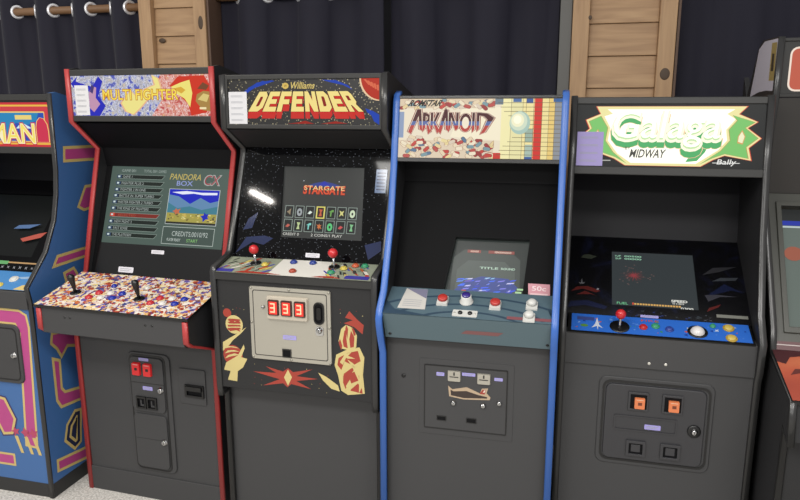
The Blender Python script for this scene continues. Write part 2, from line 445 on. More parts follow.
    b.flat(N, [(.91, .65), (.95, .8), (.99, .72), (.97, .62)], G('7a4a30', .9), .0012)
    for off, cl, h in ((.05, 'a04020', .0014), (.03, 'd89a20', .0016), (.0, 'f6e05c', .0018)):
        b.text(N, 'MULTI FIGHTER', (.235, .40, .775, .645), G(cl), h, off)
    b.build('marquee', R, label='lit marquee, splashed blue at one end and red at the other')
    c.notice(P, u0+.018, q0+.004, u0+.084, q0+.125, .0022, seed=2, lines=5)
    # coin doors
    P = FRONT(.002); c.adj = (.46, .94, .14, .98, -.005)
    b = c.mb(); b.slab(P, rrect(.245, .142, .462, .70, .03), laminate, 0, .005, inset=.003); fr = b.build('coin_door_frame', R, .0015)
    b = c.mb(); b.ring(P, rrect(.254, .15, .440, .69, .026), rrect(.259, .155, .435, .685, .024), plastic_black, .004, .0065); b.build('door_seal', fr)
    b = c.mb(); b.slab(P, rrect(.262, .43, .432, .682, .02), laminate, .004, .013, inset=.002); dr = b.build('coin_door', R, .0015)
    b = c.mb(); b.slab(P, quad(.262, .562, .432, .565), plastic_black, .0125, .0134); b.build('door_seam', dr)
    for u in (.300, .357):
        b = c.mb(); b.slab(P, rrect(u-.02, .598, u+.02, .656, .003, 1), mat('reject_red', 'd0262a', .3, emit='c01818', es=.25), .012, .024, inset=.002)
        b.slab(P, quad(u-.006, .622, u+.008, .634), plastic_black, .0238, .0246)
        b.slab(P, quad(u-.013, .647, u+.013, .650), mat('slot_pale', 'e8b0a8', .4), .0238, .0246); b.build('coin_reject_button', dr, .001)
    for u in (.311, .366):
        b = c.mb(); b.ring(P, quad(u-.025, .445, u+.025, .500), quad(u-.018, .452, u+.018, .492), plastic_black, .011, .02)
        b.flat(P, quad(u-.018, .452, u+.018, .492), matte_black, .0135); b.slab(P, [(u-.006, .455), (u+.012, .455), (u+.012, .464), (u+.001, .464), (u+.001, .484), (u-.006, .484)], mat('return_grey', '3a3a3c', .4), .0135, .0155)
        b.build('coin_return', dr)
    P2 = Plane((.002-.013, 0), (.002-.013, 1))
    c.sticker(P, .338, .672, .05, .013, .0135, sticker_lilac, dr); c.sticker(P, .348, .541, .05, .017, .0135, sticker_lilac, dr)
    c.lock(P, .414, .538, dr, .0115, .013)
    b = c.mb(); b.slab(P, rrect(.262, .162, .432, .418, .02), laminate, .004, .013, inset=.002); dr = b.build('cash_door', R, .0015)
    b = c.mb(); b.slab(P, quad(.262, .300, .43, .302), plastic_black, .0125, .0132); b.build('door_seam', dr)
    c.lock(P, .414, .295, dr, .0115, .013)
    b = c.mb(); b.slab(P, rrect(.505, .49, .635, .648, .004, 1), laminate, 0, .004); bp = b.build('bill_acceptor', R, .001)
    b = c.mb(); b.ring(P, quad(.535, .525, .628, .580), quad(.545, .533, .62, .555), plastic_black, .003, .012); b.slab(P, quad(.540, .556, .624, .576), plastic_black, .006, .02, inset=.003)
    b.flat(P, quad(.545, .533, .62, .555), matte_black, .0045); b.build('bill_slot', bp)
    return c

# ================================================================== space-shooter cabinet, black trim
def build_defender():
    c = Cab('arcade_cabinet', 'black arcade cabinet with silver coin door and red and yellow stencilled front art',
            (-1.339, 2.36), math.radians(-.2), .6794, .935, 1.040)
    W = c.W; R = c.root; G = glow
    low = [(.0, c.z0), (.0, .505), (-.052, .505), (-.058, .545), (-.064, 1.040), (-.055, 1.058)]
    up = [(.062, 1.085), (.080, 1.098), (.169, 1.295), (.250, 1.500), (.250, 1.527), (.092, 1.615), (.097, 1.826)]
    c.sides(low+up, .72, (.13, 1.832), black_trim, side_black_shaded, width=T+.006, th=.007)
    c.panel('base_panel', [(.012, c.z0), (.012, .56), (.04, .56), (.04, c.z0)], laminate)
    c.panel('back_panel', [(.68, c.z0), (.68, 1.69), (.71, 1.69), (.71, c.z0)], matte_black)
    c.panel('top_panel', [(.11, 1.808), (.11, 1.825), (.71, 1.71), (.71, 1.69)], matte_black)
    # art front
    b = c.mb(); b.prism([(-.058, .542), (-.058, 1.036), (.03, 1.036), (.03, .542)], T*.6, W-T*.6, panel_black)
    P = FRONT(-.058)
    Y, RD = ink('d8c684', .5), ink('aa3c2c', .5)
    LAY = [(RD, circ(.051, .868, .019)), (Y, circ(.081, .820, .040)),
      (Y, [(.024, .739), (.08, .774), (.136, .812), (.112, .785), (.071, .751), (.038, .71), (.022, .701)]),
      (RD, circ(.068, .685, .045)), (Y, [(.034, .65), (.091, .686), (.121, .737), (.124, .719), (.106, .68), (.134, .675), (.112, .635), (.087, .617), (.082, .571), (.038, .574), (.053, .614), (.022, .617)]),
      (RD, [(.158, .623), (.265, .626), (.217, .651), (.295, .635), (.319, .652), (.341, .637), (.427, .657), (.355, .621), (.451, .618), (.354, .6), (.42, .571), (.331, .584), (.313, .568), (.294, .584), (.201, .565), (.279, .6)]),
      (Y, [(.299, .61), (.318, .646), (.335, .614), (.316, .575)]),
      (RD, [(.568, .864), (.606, .879), (.574, .887), (.592, .915), (.627, .881), (.652, .862), (.647, .824), (.612, .851)]),
      (Y, [(.452, .646), (.488, .631), (.538, .6), (.545, .574), (.509, .582), (.473, .614)]),
      (Y, [(.544, .788), (.556, .839), (.577, .858), (.605, .848), (.623, .817), (.619, .767), (.59, .753), (.555, .758)]),
      (RD, [(.562, .79), (.57, .833), (.577, .838), (.578, .80), (.583, .761), (.566, .766)]), (RD, [(.59, .80), (.598, .836), (.612, .809), (.609, .769), (.594, .764)]),
      (Y, [(.533, .73), (.583, .757), (.633, .769), (.653, .728), (.646, .655), (.653, .576), (.581, .563), (.552, .579), (.539, .644), (.525, .686)]),
      (RD, [(.543, .717), (.583, .742), (.626, .754), (.637, .712), (.604, .691), (.568, .705), (.554, .667), (.537, .687)]),
      (RD, [(.565, .653), (.597, .679), (.636, .69), (.632, .632), (.596, .614), (.570, .588), (.557, .623)]), (RD, [(.588, .583), (.624, .617), (.641, .597), (.644, .575)])]
    b.adj = (.19, .9446, 0, 1, 0)
    for k, (m, p) in enumerate(LAY): b.flat(P, p, m, .0004+k*.00004)
    for k in range(4): b.flat(P, [(.048+.006*k, .795+.014*k), (.112, .802+.012*k), (.108, .808+.012*k), (.075, .806+.013*k), (.05, .803+.013*k)], RD, .0011)
    for k in range(3): b.flat(P, [(.030, .668+.022*k), (.06, .680+.02*k), (.10, .690+.014*k), (.075, .694+.015*k), (.045, .684+.02*k)], Y, .0012)
    for p in ([(.548, .70), (.57, .735), (.60, .748), (.575, .72), (.56, .69)], [(.60, .66), (.625, .70), (.645, .70), (.64, .60), (.628, .575), (.63, .65), (.615, .67)], [(.572, .60), (.59, .63), (.60, .60), (.585, .57)], [(.545, .64), (.562, .66), (.56, .60), (.575, .57), (.555, .585)]): b.flat(P, p, Y, .00125)
    for p in ([(.555, .75), (.545, .78), (.55, .80), (.56, .77)], [(.60, .85), (.612, .84), (.618, .82), (.61, .815)], [(.578, .858), (.574, .84), (.582, .80), (.586, .842)]): b.flat(P, p, RD, .00125)
    for p in ([(.052, .838), (.07, .826), (.085, .836), (.10, .828), (.112, .832), (.09, .845), (.07, .842)], [(.05, .80), (.062, .79), (.09, .797), (.11, .79), (.10, .805), (.07, .805)]): b.flat(P, p, RD, .0013)
    for k in range(3): b.flat(P, [(.56+.02*k, .735-.02*k), (.59+.018*k, .728-.03*k), (.615+.008*k, .72-.05*k), (.58+.012*k, .718-.02*k)], Y, .0012)
    g = random.Random(11)
    for k in range(40):
        u, q = g.choice([(g.uniform(.16, .5), g.uniform(.56, .66)), (g.uniform(.03, .14), g.uniform(.8, .9)), (g.uniform(.55, .65), g.uniform(.84, .93))])
        b.flat(P, circ(u, q, .0016, 5), RD if k % 2 else Y, .0003)
    b.build('front_panel', R, label='front panel with red and yellow stencilled space art')
    # coin door
    P = FRONT(-.0585); c.adj = (.30, .923, 0, 1, 0)
    b = c.mb(); b.slab(P, rrect(.150, .684, .514, .992, .006, 1), steel, 0, .007, inset=.001)
    b.ring(P, rrect(.165, .70, .499, .978, .006, 1), rrect(.169, .704, .495, .974, .005, 1), mat('steel_groove', '5a5854', .5, metal=.7), .0065, .0074)
    dr = b.build('coin_door', R, .0015, label='brushed silver steel coin door')
    b = c.mb(); b.slab(P, rrect(.232, .862, .418, .958, .006, 2), mat('cream_plastic', 'c9bfae', .45), .007, .020, inset=.004)
    fp = b.build('coin_slot_plate', dr, .001)
    for k, u in enumerate((.266, .325, .384)):
        b = c.mb(); b.slab(P, rrect(u-.025, .880, u+.025, .945, .003, 1), mat('slot_brown', '3a1712', .4), .0195, .026, inset=.002)
        m = mat('slot_red_lit', 'b41c1a', .3, emit='e83a26', es=.8); w = mat('slot_cream', 'e9d9b0', .4, emit='e9d0a0', es=.25)
        b.flat(P, quad(u-.018, .886, u+.018, .938), m, .0263)
        for q in (.893, .910, .927): b.flat(P, quad(u-.012, q, u+.008, q+.005), w, .0265)
        b.flat(P, quad(u+.004, .893, u+.009, .932), w, .0266)
        b.build('coin_slot', dr)
    b = c.mb(); b.ring(P, rrect(.440, .852, .486, .944, .02), rrect(.445, .858, .481, .938, .017), plastic_black, .007, .012); b.flat(P, rrect(.445, .858, .481, .938, .017), matte_black, .0078)
    b.slab(P, rrect(.452, .868, .474, .925, .008), gloss_black, .0078, .012, inset=.003); b.build('coin_return_lever', dr)
    b = c.mb(); b.slab(P, rrect(.446, .805, .482, .845, .01), chrome, .007, .010, inset=.001); lp = b.build('lock_plate', dr); c.lock(P, .464, .828, dr, .010, .010)
    c.sticker(P, .329, .787, .06, .018, .0078, sticker_lilac, dr)
    b = c.mb(); b.ring(P, quad(.293, .700, .334, .737), quad(.297, .704, .330, .733), mat('steel_dark', '4b4a46', .4, metal=.6), .0068, .0095); b.flat(P, quad(.297, .704, .33, .733), matte_black, .0073)
    b.build('coin_return_cup', dr)
    c.screws(FRONT(-.0655), [(.158, .984), (.332, .985), (.506, .984), (.157, .84), (.157, .692), (.332, .691), (.507, .692), (.507, .84)], par=dr, name='rivet')
    c.lock(P, .213, .908, dr, .006, .0075)
    # control panel
    c.adj = None
    P = Plane((-.066, 1.041), (.082, 1.074)); L = P.len
    b = c.mb(); b.slab(P, quad(.004, -.004, W-.004, L), retainer, -.02, .002)
    b.slab(Plane((-.068, 0), (-.068, 1)), quad(.004, 1.012, W-.004, 1.040), retainer, -.02, .001)
    white = ink('e9e6de', .3); b.flat(P, quad(.012, .0, W-.012, L-.004), mat('panel_print_ground', '9aa08c', .25), .0024)
    b.flat(P, [(.24, 0), (.47, 0), (.46, L-.004), (.25, L-.004)], white, .0027)
    g = random.Random(4); pal = ['b8402c', '2c2c34', 'd8c46a', '4a48a8', 'e4ded0', '3a3a3a', 'b05a30', '7a8a7a']
    for k in range(64):
        left = k % 2 == 0
        u = g.uniform(.02, .21) if left else g.uniform(.47, .64); q = g.uniform(.004, L-.035); w = g.uniform(.02, .06)*(1 if left else -1)
        hgt = g.uniform(.004, .010)
        p = [(u, q), (u+hgt*1.6, q), (u+hgt*1.6+w*.5, q+.028), (u+w*.5, q+.028)]
        p = [(min(max(x, .014), W-.014), y) for x, y in p]
        b.flat(P, p, ink(g.choice(pal), .3), .003+k*1e-5)
    b.flat(P, quad(.015, .004, .09, .03), ink('4440a0', .3), .0037); b.flat(P, quad(.55, .006, .645, .034), ink('4440a0', .3), .0037)
    b.flat(P, [(.1, .003), (.3, .003), (.24, .014), (.13, .02)], ink('b03c2c', .3), .0037); b.flat(P, [(.42, .003), (.54, .003), (.5, .02), (.45, .014)], ink('b03c2c', .3), .0037)
    cp = b.build('control_panel', R, label='control panel printed with converging coloured streaks on a pale middle')
    Pt = Plane(P(0, 0, .004)[1:], P(0, L, .004)[1:])
    red = mat('ball_red', 'd02a30', .22)
    c.joystick(Pt, .153, .094, red, .062, r=.0195); c.joystick(Pt, .482, .100, red, .062, r=.0195)
    cols = dict(y=mat('button_yellow', 'd8c45a', .3), b=mat('button_deep_blue', '34489a', .3), r=mat('button_rust', 'b04a34', .3), g=mat('button_green', '3c9a70', .3), o=mat('button_orange', 'd0603c', .3))
    for u, q, k in ((.198, .082, 'y'), (.305, .120, 'b'), (.385, .124, 'b'), (.332, .040, 'r'), (.486, .048, 'g'), (.524, .090, 'y'), (.562, .120, 'o'), (.600, .122, 'g')):
        c.button(Pt, u, q, cols[k], .015)
    # bezel and screen
    a, d = (.088, 1.070), (.262, 1.535)
    P = Plane(a, d); L = P.len; c.adj = None
    stars = art_mat('star_glass_print', 95, [(0, '8c929c'), (.13, '50545c'), (.19, '09090b')], kind='specks', rough=.05)
    stars.node_tree.nodes['Principled BSDF'].inputs['Specular IOR Level'].default_value = .16
    b = c.mb(); b.slab(P, quad(T, 0, W-T, L), matte_black, -.03, -.014); b.build('monitor_board', R)
    b = c.mb(); b.ring(P, quad(T, 0, W-T, L), [(.217, .097), (.565, .097), (.548, .408), (.198, .408)], stars, -.014, .0, gloss_black)
    bl = ink('1a264e', .1)
    for k, p in enumerate(([(.03, .02), (.1, .07), (.15, .06), (.19, .09), (.15, .1), (.07, .09)], [(.05, .12), (.09, .13), (.11, .2), (.07, .17)], [(.60, .02), (.65, .06), (.645, .1), (.58, .08)], [(.60, .30), (.645, .30), (.645, .40), (.60, .40)])):
        b.flat(P, p, bl if k < 3 else ink('5a7196', .1), .0006)
    for k in range(6): b.flat(P, quad(.605, .312+.014*k, .64, .317+.014*k), ink('1c2a4c', .1), .0009)
    b.build('bezel', R, label='glossy star-printed bezel glass')
    b = c.mb(); b.slab(P, [(.215, .095), (.567, .095), (.550, .410), (.196, .410)], mat('tube_face', '101111', .3, spec=.15, emit='2e302f', es=1), -.013, -.010)
    S = Norm(P, .208, .097, .556, .408)
    b.flat(S, [(.25, .72), (.38, .77), (.5, .80), (.62, .77), (.76, .72)], G('2c3c86'), -.009)
    b.flat(S, [(.42, .74), (.5, .80), (.58, .74)], G('2330a8'), -.0088)
    for x, y in ((.24, .80), (.68, .80)): b.flat(S, spikes(x, y, .004, .014, 4), G('b8c0c8'), -.0088)
    for off, cl, h in ((.06, '8a1c14', -.0086), (.02, 'd8522e', -.0084)):
        b.text(S, 'STARGATE', (.25, .62, .76, .735), G(cl), h, off, warp=lambda x, y: (x, y*(.85+.3*abs(x-.5)**1)))
    b.text(S, 'STARGATE', (.255, .675, .755, .735), G('f0d090'), -.0082, .0)
    for r_ in range(2):
        for k in range(7):
            x = .05+.13*k; y = .285-.19*r_
            sel = r_ == 0 and k == 3
            b.flat(S, quad(x-.004, y-.004, x+.104, y+.164), G('d9cf6a' if sel else '8a9890'), -.0088)
            b.flat(S, quad(x+(.012 if sel else .003), y+(.012 if sel else .004), x+(.088 if sel else .097), y+(.148 if sel else .156)), G('2a1512' if sel else '171a1a'), -.0086)
            cl = ['8a7a60', '9aa0a4', 'd8e4dc', 'c05a3c', '6aa050', 'd0cc80', 'c8d8b8', 'b85a4c', 'b8c890', '7ac8c0', 'c8703a', '58c078', 'c84a4c', '7ab884'][r_*7+k]
            q_ = (r_*7+k) % 5
            if q_ == 0: b.flat(S, spikes(x+.05, y+.075, .014, .035, 3+k % 4, r_*7+k, 1.5), G(cl), -.0084)
            elif q_ == 1: b.flat(S, circ(x+.05, y+.075, .034, 10, .055), G(cl), -.0084); b.flat(S, circ(x+.05, y+.075, .012, 8, .02), G('20221f'), -.0083)
            elif q_ == 2: b.flat(S, [(x+.02, y+.06), (x+.05, y+.05), (x+.08, y+.08), (x+.05, y+.10)], G(cl), -.0084)
            elif q_ == 3: b.flat(S, [(x+.03, y+.03), (x+.07, y+.03), (x+.06, y+.08), (x+.075, y+.12), (x+.03, y+.125), (x+.045, y+.08)], G(cl), -.0084)
            else: b.flat(S, [(x+.02, y+.09), (x+.08, y+.09), (x+.08, y+.12), (x+.06, y+.12), (x+.055, y+.03), (x+.04, y+.03), (x+.04, y+.10)], G(cl), -.0084)
    b.text(S, 'CREDIT 0', (.05, .035, .25, .07), G('d8d8d0'), -.0084); b.text(S, '2 COINS/1 PLAY', (.40, .035, .78, .07), G('d8d8d0'), -.0084)
    b.build('monitor_screen', R, label='lit screen with game title and two rows of tiles')
    c.sticker(P, .368, .026, .06, .018, .001)
    # hood and marquee
    c.slab_between('speaker_panel', (.252, 1.527), (.104, 1.606), .015, panel_black)
    P = Plane((.096, 1.612), (.101, 1.826)); L = P.len
    b = c.mb(); b.ring(P, quad(T, 0, W-T, L), quad(T+.012, .017, W-T-.010, L-.019), retainer, -.01, .007); b.build('marquee_retainer', R, .002)
    b = c.mb(); b.slab(P, quad(T+.004, .005, W-T-.004, L-.005), plastic_black, -.02, -.001)
    N = Norm(P, T+.012, .017, W-T-.010, L-.019)
    st = art_mat('star_sign_print', 105, [(0, 'e8dcb0'), (.20, 'a89c78'), (.27, '0d0b0c')], kind='specks', emit=.8)
    b.flat(N, quad(0, 0, 1, 1), st, 0)
    bl = G('2246b4', .9)
    b.flat(N, [(.13, .70), (.20, .85), (.32, .96), (.30, .98), (.20, .93), (.11, .74)], bl, .0003)
    b.flat(N, [(.13, .74), (.19, .82), (.29, .93), (.24, .97), (.14, .82)], bl, .0004)
    b.flat(N, [(.63, .98), (.72, .97), (.80, .86), (.83, .76), (.77, .86), (.68, .93)], bl, .0003)
    b.flat(N, [(.91, .36), (.96, .30), (1, .22), (1, 0), (.965, .08), (.95, .2), (.92, .28)], bl, .0003)
    pl = [(.873, 1.0)]+[(1.0-.127*math.sin(t), 1.0-.48*math.cos(t)*1.0) for t in [math.radians(90-10*k) for k in range(1, 10)]]+[(1.0, .52), (1, 1)]
    b.flat(N, grow(pl, 0), G('e8c8a0'), .0003)
    b.flat(N, [(min(1, x+.010*(x < .999)), y+.02*(y < .99)) for x, y in pl], G('b83424', .95), .0005)
    for k in range(5): b.flat(N, [(.90+.02*k, .98-.03*k), (.93+.014*k, .86-.03*k), (.94+.014*k, .86-.03*k), (.915+.02*k, .98-.03*k)], G('d86a4a'), .0007)
    # lettering: sheared block capitals widening downwards over a red drop
    def wp(lo, hi, ltop=.085, rtop=.815, lbot=.0, rbot=.91):
        def f(x, y):
            l = lbot+(ltop-lbot)*y; r = rbot+(rtop-rbot)*y
            return (l+(r-l)*x, y)
        return f
    BL = dict(D=[(0, 0), (.72, 0), (1, .2), (1, .8), (.72, 1), (0, 1)], E=[(0, 0), (1, 0), (1, .24), (.38, .24), (.38, .39), (.88, .39), (.88, .62), (.38, .62), (.38, .77), (1, .77), (1, 1), (0, 1)],
              F=[(0, 0), (.38, 0), (.38, .37), (.88, .37), (.88, .61), (.38, .61), (.38, .77), (1, .77), (1, 1), (0, 1)], N=[(0, 0), (.34, 0), (.34, .46), (.66, 0), (1, 0), (1, 1), (.66, 1), (.66, .54), (.34, 1), (0, 1)],
              R=[(0, 0), (.36, 0), (.36, .32), (.44, .32), (.64, 0), (1, 0), (.80, .36), (.97, .48), (.97, .86), (.82, 1), (0, 1)])
    HOLE = dict(D=[(.38, .26), (.58, .26), (.64, .34), (.64, .68), (.58, .75), (.38, .75)], R=[(.36, .55), (.62, .55), (.62, .78), (.36, .78)])
    def letter(poly, k):
        o = []
        for x, y in poly:
            t = (k+.04+x*.90)/8.; l = .132+(.215-.132)*y; r = .905+(.815-.905)*y
            o.append((l+(r-l)*t, .29+.44*y))
        return o
    for k, chh in enumerate('DEFENDER'):
        p = letter(BL[chh], k); drop = [(x+(x-.52)*.02, y-.155) for x, y in p]
        if area2(p) < 0: p = p[::-1]; drop = drop[::-1]
        b.flat(N, drop, G('b82a26'), .0008)
        for a_ in range(len(p)):
            e_ = (a_+1) % len(p); q4 = [p[a_], p[e_], drop[e_], drop[a_]]
            if abs(area2(q4)) > 1e-6: b.flat(N, q4, G('c8322c'), .0009)
        b.flat(N, grow(p, .0035), G('3a0e0a'), .0011); b.flat(N, p, G('f2dd8a'), .0013)
        if chh in HOLE: b.flat(N, letter(HOLE[chh], k), G('8a241c'), .0015)
    b.text(N, 'Williams', (.425, .79, .585, .93), G('d8c070'), .0008, .015, shear=.06)
    b.flat(N, circ(.392, .855, .022, 16, .068), G('d8b860'), .0008); b.text(N, 'W', (.382, .83, .402, .88), G('5a3a1c'), .001)
    for p in ([(.40, .02), (.58, .02), (.52, .09), (.47, .05)], [(.62, .02), (.80, .03), (.72, .08)]): b.flat(N, p, G('a02c22', .9), .0006)
    b.build('marquee', R, label='lit marquee with big block lettering among stars')
    c.notice(P, T+.014, .019, T+.092, .147, .0022, seed=3, lines=5)
    return c

# ================================================================== brick-breaker cabinet, blue trim
def build_bricks():
    c = Cab('arcade_cabinet', 'black arcade cabinet with blue edge trim and grey-blue spinner control panel',
            (-.660, 2.305), math.radians(1.0), .6324, .965, 1.017)
    W = c.W; R = c.root; G = glow
    line = [(-.028, c.z0), (-.028, .80), (-.060, .865), (-.080, .918), (-.084, .945), (-.074, .972), (-.012, 1.03), (.10, 1.273), (.150, 1.470), (.160, 1.520), (.196, 1.715), (.208, 1.740), (.235, 1.750)]
    c.sides(line, .66, (.25, 1.752), blue_trim, side_black_shaded, width=T+.006, th=.009, top=[(.25, 1.750), (.38, 1.735)])
    c.panel('front_panel', [(.0, c.z0), (.0, .90), (.025, .90), (.025, c.z0)], laminate)
    c.panel('back_panel', [(.62, c.z0), (.62, 1.62), (.65, 1.62), (.65, c.z0)], matte_black)
    c.panel('top_panel', [(.21, 1.720), (.24, 1.740), (.65, 1.64), (.65, 1.62)], matte_black)
    # control panel
    slate = mat('slate_blue_print', '566c77', .4); slate2 = mat('slate_apron', '5c727a', .4); arc = mat('slate_dark_arc', '33485a', .4)
    P = Plane((-.083, .926), (.072, .985)); L = P.len; c.adj = (.31, 1, 0, 1, .042)
    b = c.mb(); b.prism([(-.080, .924), (.075, .983), (.075, .94), (-.03, .825), (-.034, .818)], T+.001, W-T-.001, slate2)
    b.flat(P, quad(T+.001, 0, W-T-.001, L), slate, .0006)
    for k, r in enumerate((.10, .17, .25, .34)):
        pts = []
        for i in range(15):
            t = math.radians(30+i*8.5); pts.append((.33+r*1.15*math.cos(t), -.06+r*.55*math.sin(t)))
        for i in range(14, -1, -1):
            t = math.radians(30+i*8.5); pts.append((.33+(r+.016)*1.15*math.cos(t), -.06+(r+.016)*.55*math.sin(t)))
        pts = [(min(max(u, T+.002), W-T-.002), min(max(q, .001), L-.001)) for u, q in pts]
        b.flat(P, pts, arc, .0008+k*5e-5)
    b.flat(P, [(.02, .08), (.06, .03), (.2, .001), (.022, .001)], arc, .0007)
    b.flat(P, quad(.46, .012, .61, .028), ink('8a5258'), .0012)
    Pa = Plane((-.034, .818), (-.080, .924))
    b.flat(Pa, [(.30, .045), (.43, .045), (.45, .062), (.32, .062)], ink('8a5a5a'), .0006)
    b.build('control_panel', R, .002, label='grey-blue control panel with dark arcs')
    c.screws(Plane((-.034, .818), (-.080, .924)), [(.04, .02), (.60, .02)], plastic_black)
    c.adj = (.31, .945, 0, 1, .042)
    b = c.mb(); b.slab(P, [(.055, .035), (.162, .035), (.150, .158), (.066, .158)], ink('cfccc6', .6), .001, .0018)
    b.flat(P, [(.068, .157), (.150, .157), (.155, .10)], ink('7d7c94', .6), .0021)
    for k in range(4): b.flat(P, quad(.07, .05+.012*k, .14, .053+.012*k), paper_ink, .0023)
    b.build('instruction_card', R)
    wh = plastic_white; rd = mat('button_coral', 'c23a34', .3)
    for u, q in ((.220, .090), (.420, .084)):
        b = c.mb(); b.slab(P, rrect(u-.022, q-.026, u+.022, q+.026, .004, 2), wh, 0, .010, inset=.003)
        b.lathe(P, u, q+.005, [(.019, .009), (.019, .018), (.016, .021), (.0004, .022)], rd); b.build('button', R)
    b = c.mb(); b.lathe(P, .31, .098, [(.026, 0), (.026, .004), (.020, .006), (.020, .028), (.016, .030), (.0004, .030)], wh)
    sp = b.build('spinner_knob', R); b = c.mb(); b.lathe(P, .31, .098, [(.017, .029), (.0155, .035), (.0004, .036)], mat('knob_purple', '3a2a86', .25)); b.build('knob_cap', sp)
    b = c.mb(); b.slab(P, rrect(.268, .008, .360, .045, .003, 1), wh, 0, .003)
    for u in (.297, .333): b.lathe(P, u, .027, [(.009, .003), (.008, .008), (.0004, .009)], plastic_black, 14)
    for u in (.276, .352): b.lathe(P, u, .027, [(.0035, .003), (.003, .0045), (.0004, .005)], screw, 10)
    b.build('start_button_plate', R)
    for u, q in ((.554, .098), (.548, .028)):
        b = c.mb(); b.slab(P, rrect(u-.022, q-.026, u+.022, q+.024, .003, 1), wh, 0, .006, inset=.002); b.lathe(P, u, q+.006, [(.018, .005), (.017, .016), (.012, .021), (.0004, .023)], wh)
        b.build('button', R)
    # deep monitor
    c.adj = None
    a, d = (.085, 1.0), (.29, 1.42)
    P = Plane(a, d); L = P.len
    frame = mat('tube_frame_grey', '252727', .4)
    b = c.mb(); b.slab(P, quad(T, 0, W-T, L), matte_black, -.06, -.045); b.build('monitor_board', R)
    tl, tr, br, bl = (.241, .232), (.517, .232), (.500, .0), (.208, .0)
    b = c.mb(); b.ring(P, [(T, 0), (W-T, 0), (W-T, L), (T, L)], [bl, br, tr, tl], satin_black, -.045, 0, frame); b.build('bezel', R)
    b = c.mb(); b.slab(P, [(.17, -.01), (.54, -.01), (.54, .26), (.20, .26)], mat('tube_face_green', '101211', .3, spec=.1, emit='2c312f', es=1), -.044, -.03)
    S = Norm(P, .218, -.005, .502, .228)
    def bar(x0, x1, y, h_, cl): b.flat(S, quad(x0, y, x1, y+h_), G(cl), -.028)
    b.flat(S, [(.04, 0), (.96, 0), (.94, .70), (.80, .84), (.20, .84), (.06, .70)], G('3a423e'), -.0296); b.flat(S, [(.10, 0), (.90, 0), (.88, .50), (.74, .66), (.26, .66), (.12, .50)], G('4a534e'), -.0293)
    bar(.24, .42, .79, .05, '8a4038'); bar(.28, .39, .80, .03, 'd0b0a0'); bar(.52, .86, .79, .05, '8a4038'); bar(.60, .82, .80, .03, 'd8c0b0')
    b.text(S, 'TITLE', (.42, .525, .66, .56), G('b8d4c0'), -.0279, .02); b.text(S, 'ROUND', (.70, .525, .88, .56), G('b8d4c0'), -.0279, .02)
    g = random.Random(9)
    b.flat(S, [(.05, .08), (.22, .30), (.45, .40), (.80, .38), (.93, .24), (.80, .08), (.55, .14), (.4, .04)], G('34458c'), -.0284)
    for k in range(44):
        x = g.uniform(.10, .86); y = .23+g.uniform(-.15, .14)*(1-abs(x-.5)*.7); w = g.uniform(.02, .10)
        b.flat(S, [(x, y), (x+w, y+.012), (x+w+.02, y+.034), (x+.02, y+.022)], G(g.choice(['3a5ae8', '7a7ae0', '8ac0e0', '6a58c8', '3a6af0', '2c3cc0', 'c8c8f0', '5a8af0'])), -.0280+k*1e-5)
    for x, y in ((.06, .05), (.14, .03), (.56, .02), (.6, .06), (.93, .15), (.95, .2)):
        b.flat(S, quad(x-.03, y, x+.05, y+.03), G('a8d09a'), -.0274)
    b.flat(S, quad(.20, .10, .26, .16), G('c8503c'), -.0273)
    b.build('monitor_screen', R, label='dim grey-green screen with blue wireframe picture')
    P2 = P
    b = c.mb(); b.slab(P2, [(.524, .012), (.600, .012), (.598, .064), (.520, .064)], ink('cf8c98', .5), .004, .006)
    b.text(P2, '50c', (.535, .038, .585, .055), ink('f0d8da', .5), .0064, .01)
    b.flat(P2, quad(.530, .020, .592, .028), ink('e8c0c4', .5), .0064); b.build('price_card', R)
    # hood
    c.slab_between('hood_back', (.285, 1.40), (.285, 1.50), .015, matte_black); c.slab_between('speaker_panel', (.30, 1.485), (.165, 1.502), .015, matte_black)
    P = Plane((.158, 1.495), (.204, 1.742)); L = P.len
    for q0, q1 in ((.0, .016), (L-.014, L-.002)):
        b = c.mb(); b.slab(P, quad(T, q0, W-T, q1), plastic_black, -.01, .006); b.build('marquee_retainer', R, .002)
    b = c.mb(); b.slab(P, quad(T, .006, W-T, L-.01), plastic_black, -.02, -.001)
    N = Norm(P, T+.003, .016, W-T-.003, L-.014)
    b.flat(N, quad(0, 0, 1, 1), G('e8dcc4'), 0); b.flat(N, [(.33, .36), (.66, .30), (.66, .86), (.40, .84)], G('f2e8cc'), .0001); b.flat(N, quad(.0, .0, .6, .30), G('dccab0'), .00012); b.flat(N, quad(.0, .84, .6, 1), G('d8c4a8'), .00012)
    b.flat(N, quad(.0, .34, .03, .78), G('8a9ab8'), .0002)
    g = random.Random(21)
    pal = ['e6d6b8', 'e9dcc0', 'e2cfae', 'ecdfc6', 'e6d49a', 'd8c8b4', 'e9dcc0', 'c0443c', '9a3c3c', '5a7690', 'b8504a', '7a98a0', 'e0cc98', 'e6d6b8']
    def pill(x, y, a, cl, h):
        w, r = .026, .018
        p = []
        for k in range(7):
            t = math.radians(-90+30*k); p.append((w*.5+r*.45*math.cos(t), r*math.sin(t)*1.5))
        for k in range(7):
            t = math.radians(90+30*k); p.append((-w*.5+r*.45*math.cos(t), r*math.sin(t)*1.5))
        q = [(x+px*math.cos(a)-py*math.sin(a)*.35, y+(px*math.sin(a)*2.6+py*math.cos(a))) for px, py in p]
        q = [(min(max(i, .002), .6), min(max(j, .004), .996)) for i, j in q]
        b.flat(N, grow(q, .003), G('b08a70' if cl[0] in 'ed' else '6a3a34'), h); b.flat(N, q, G(cl), h+.00004)
    k = 0
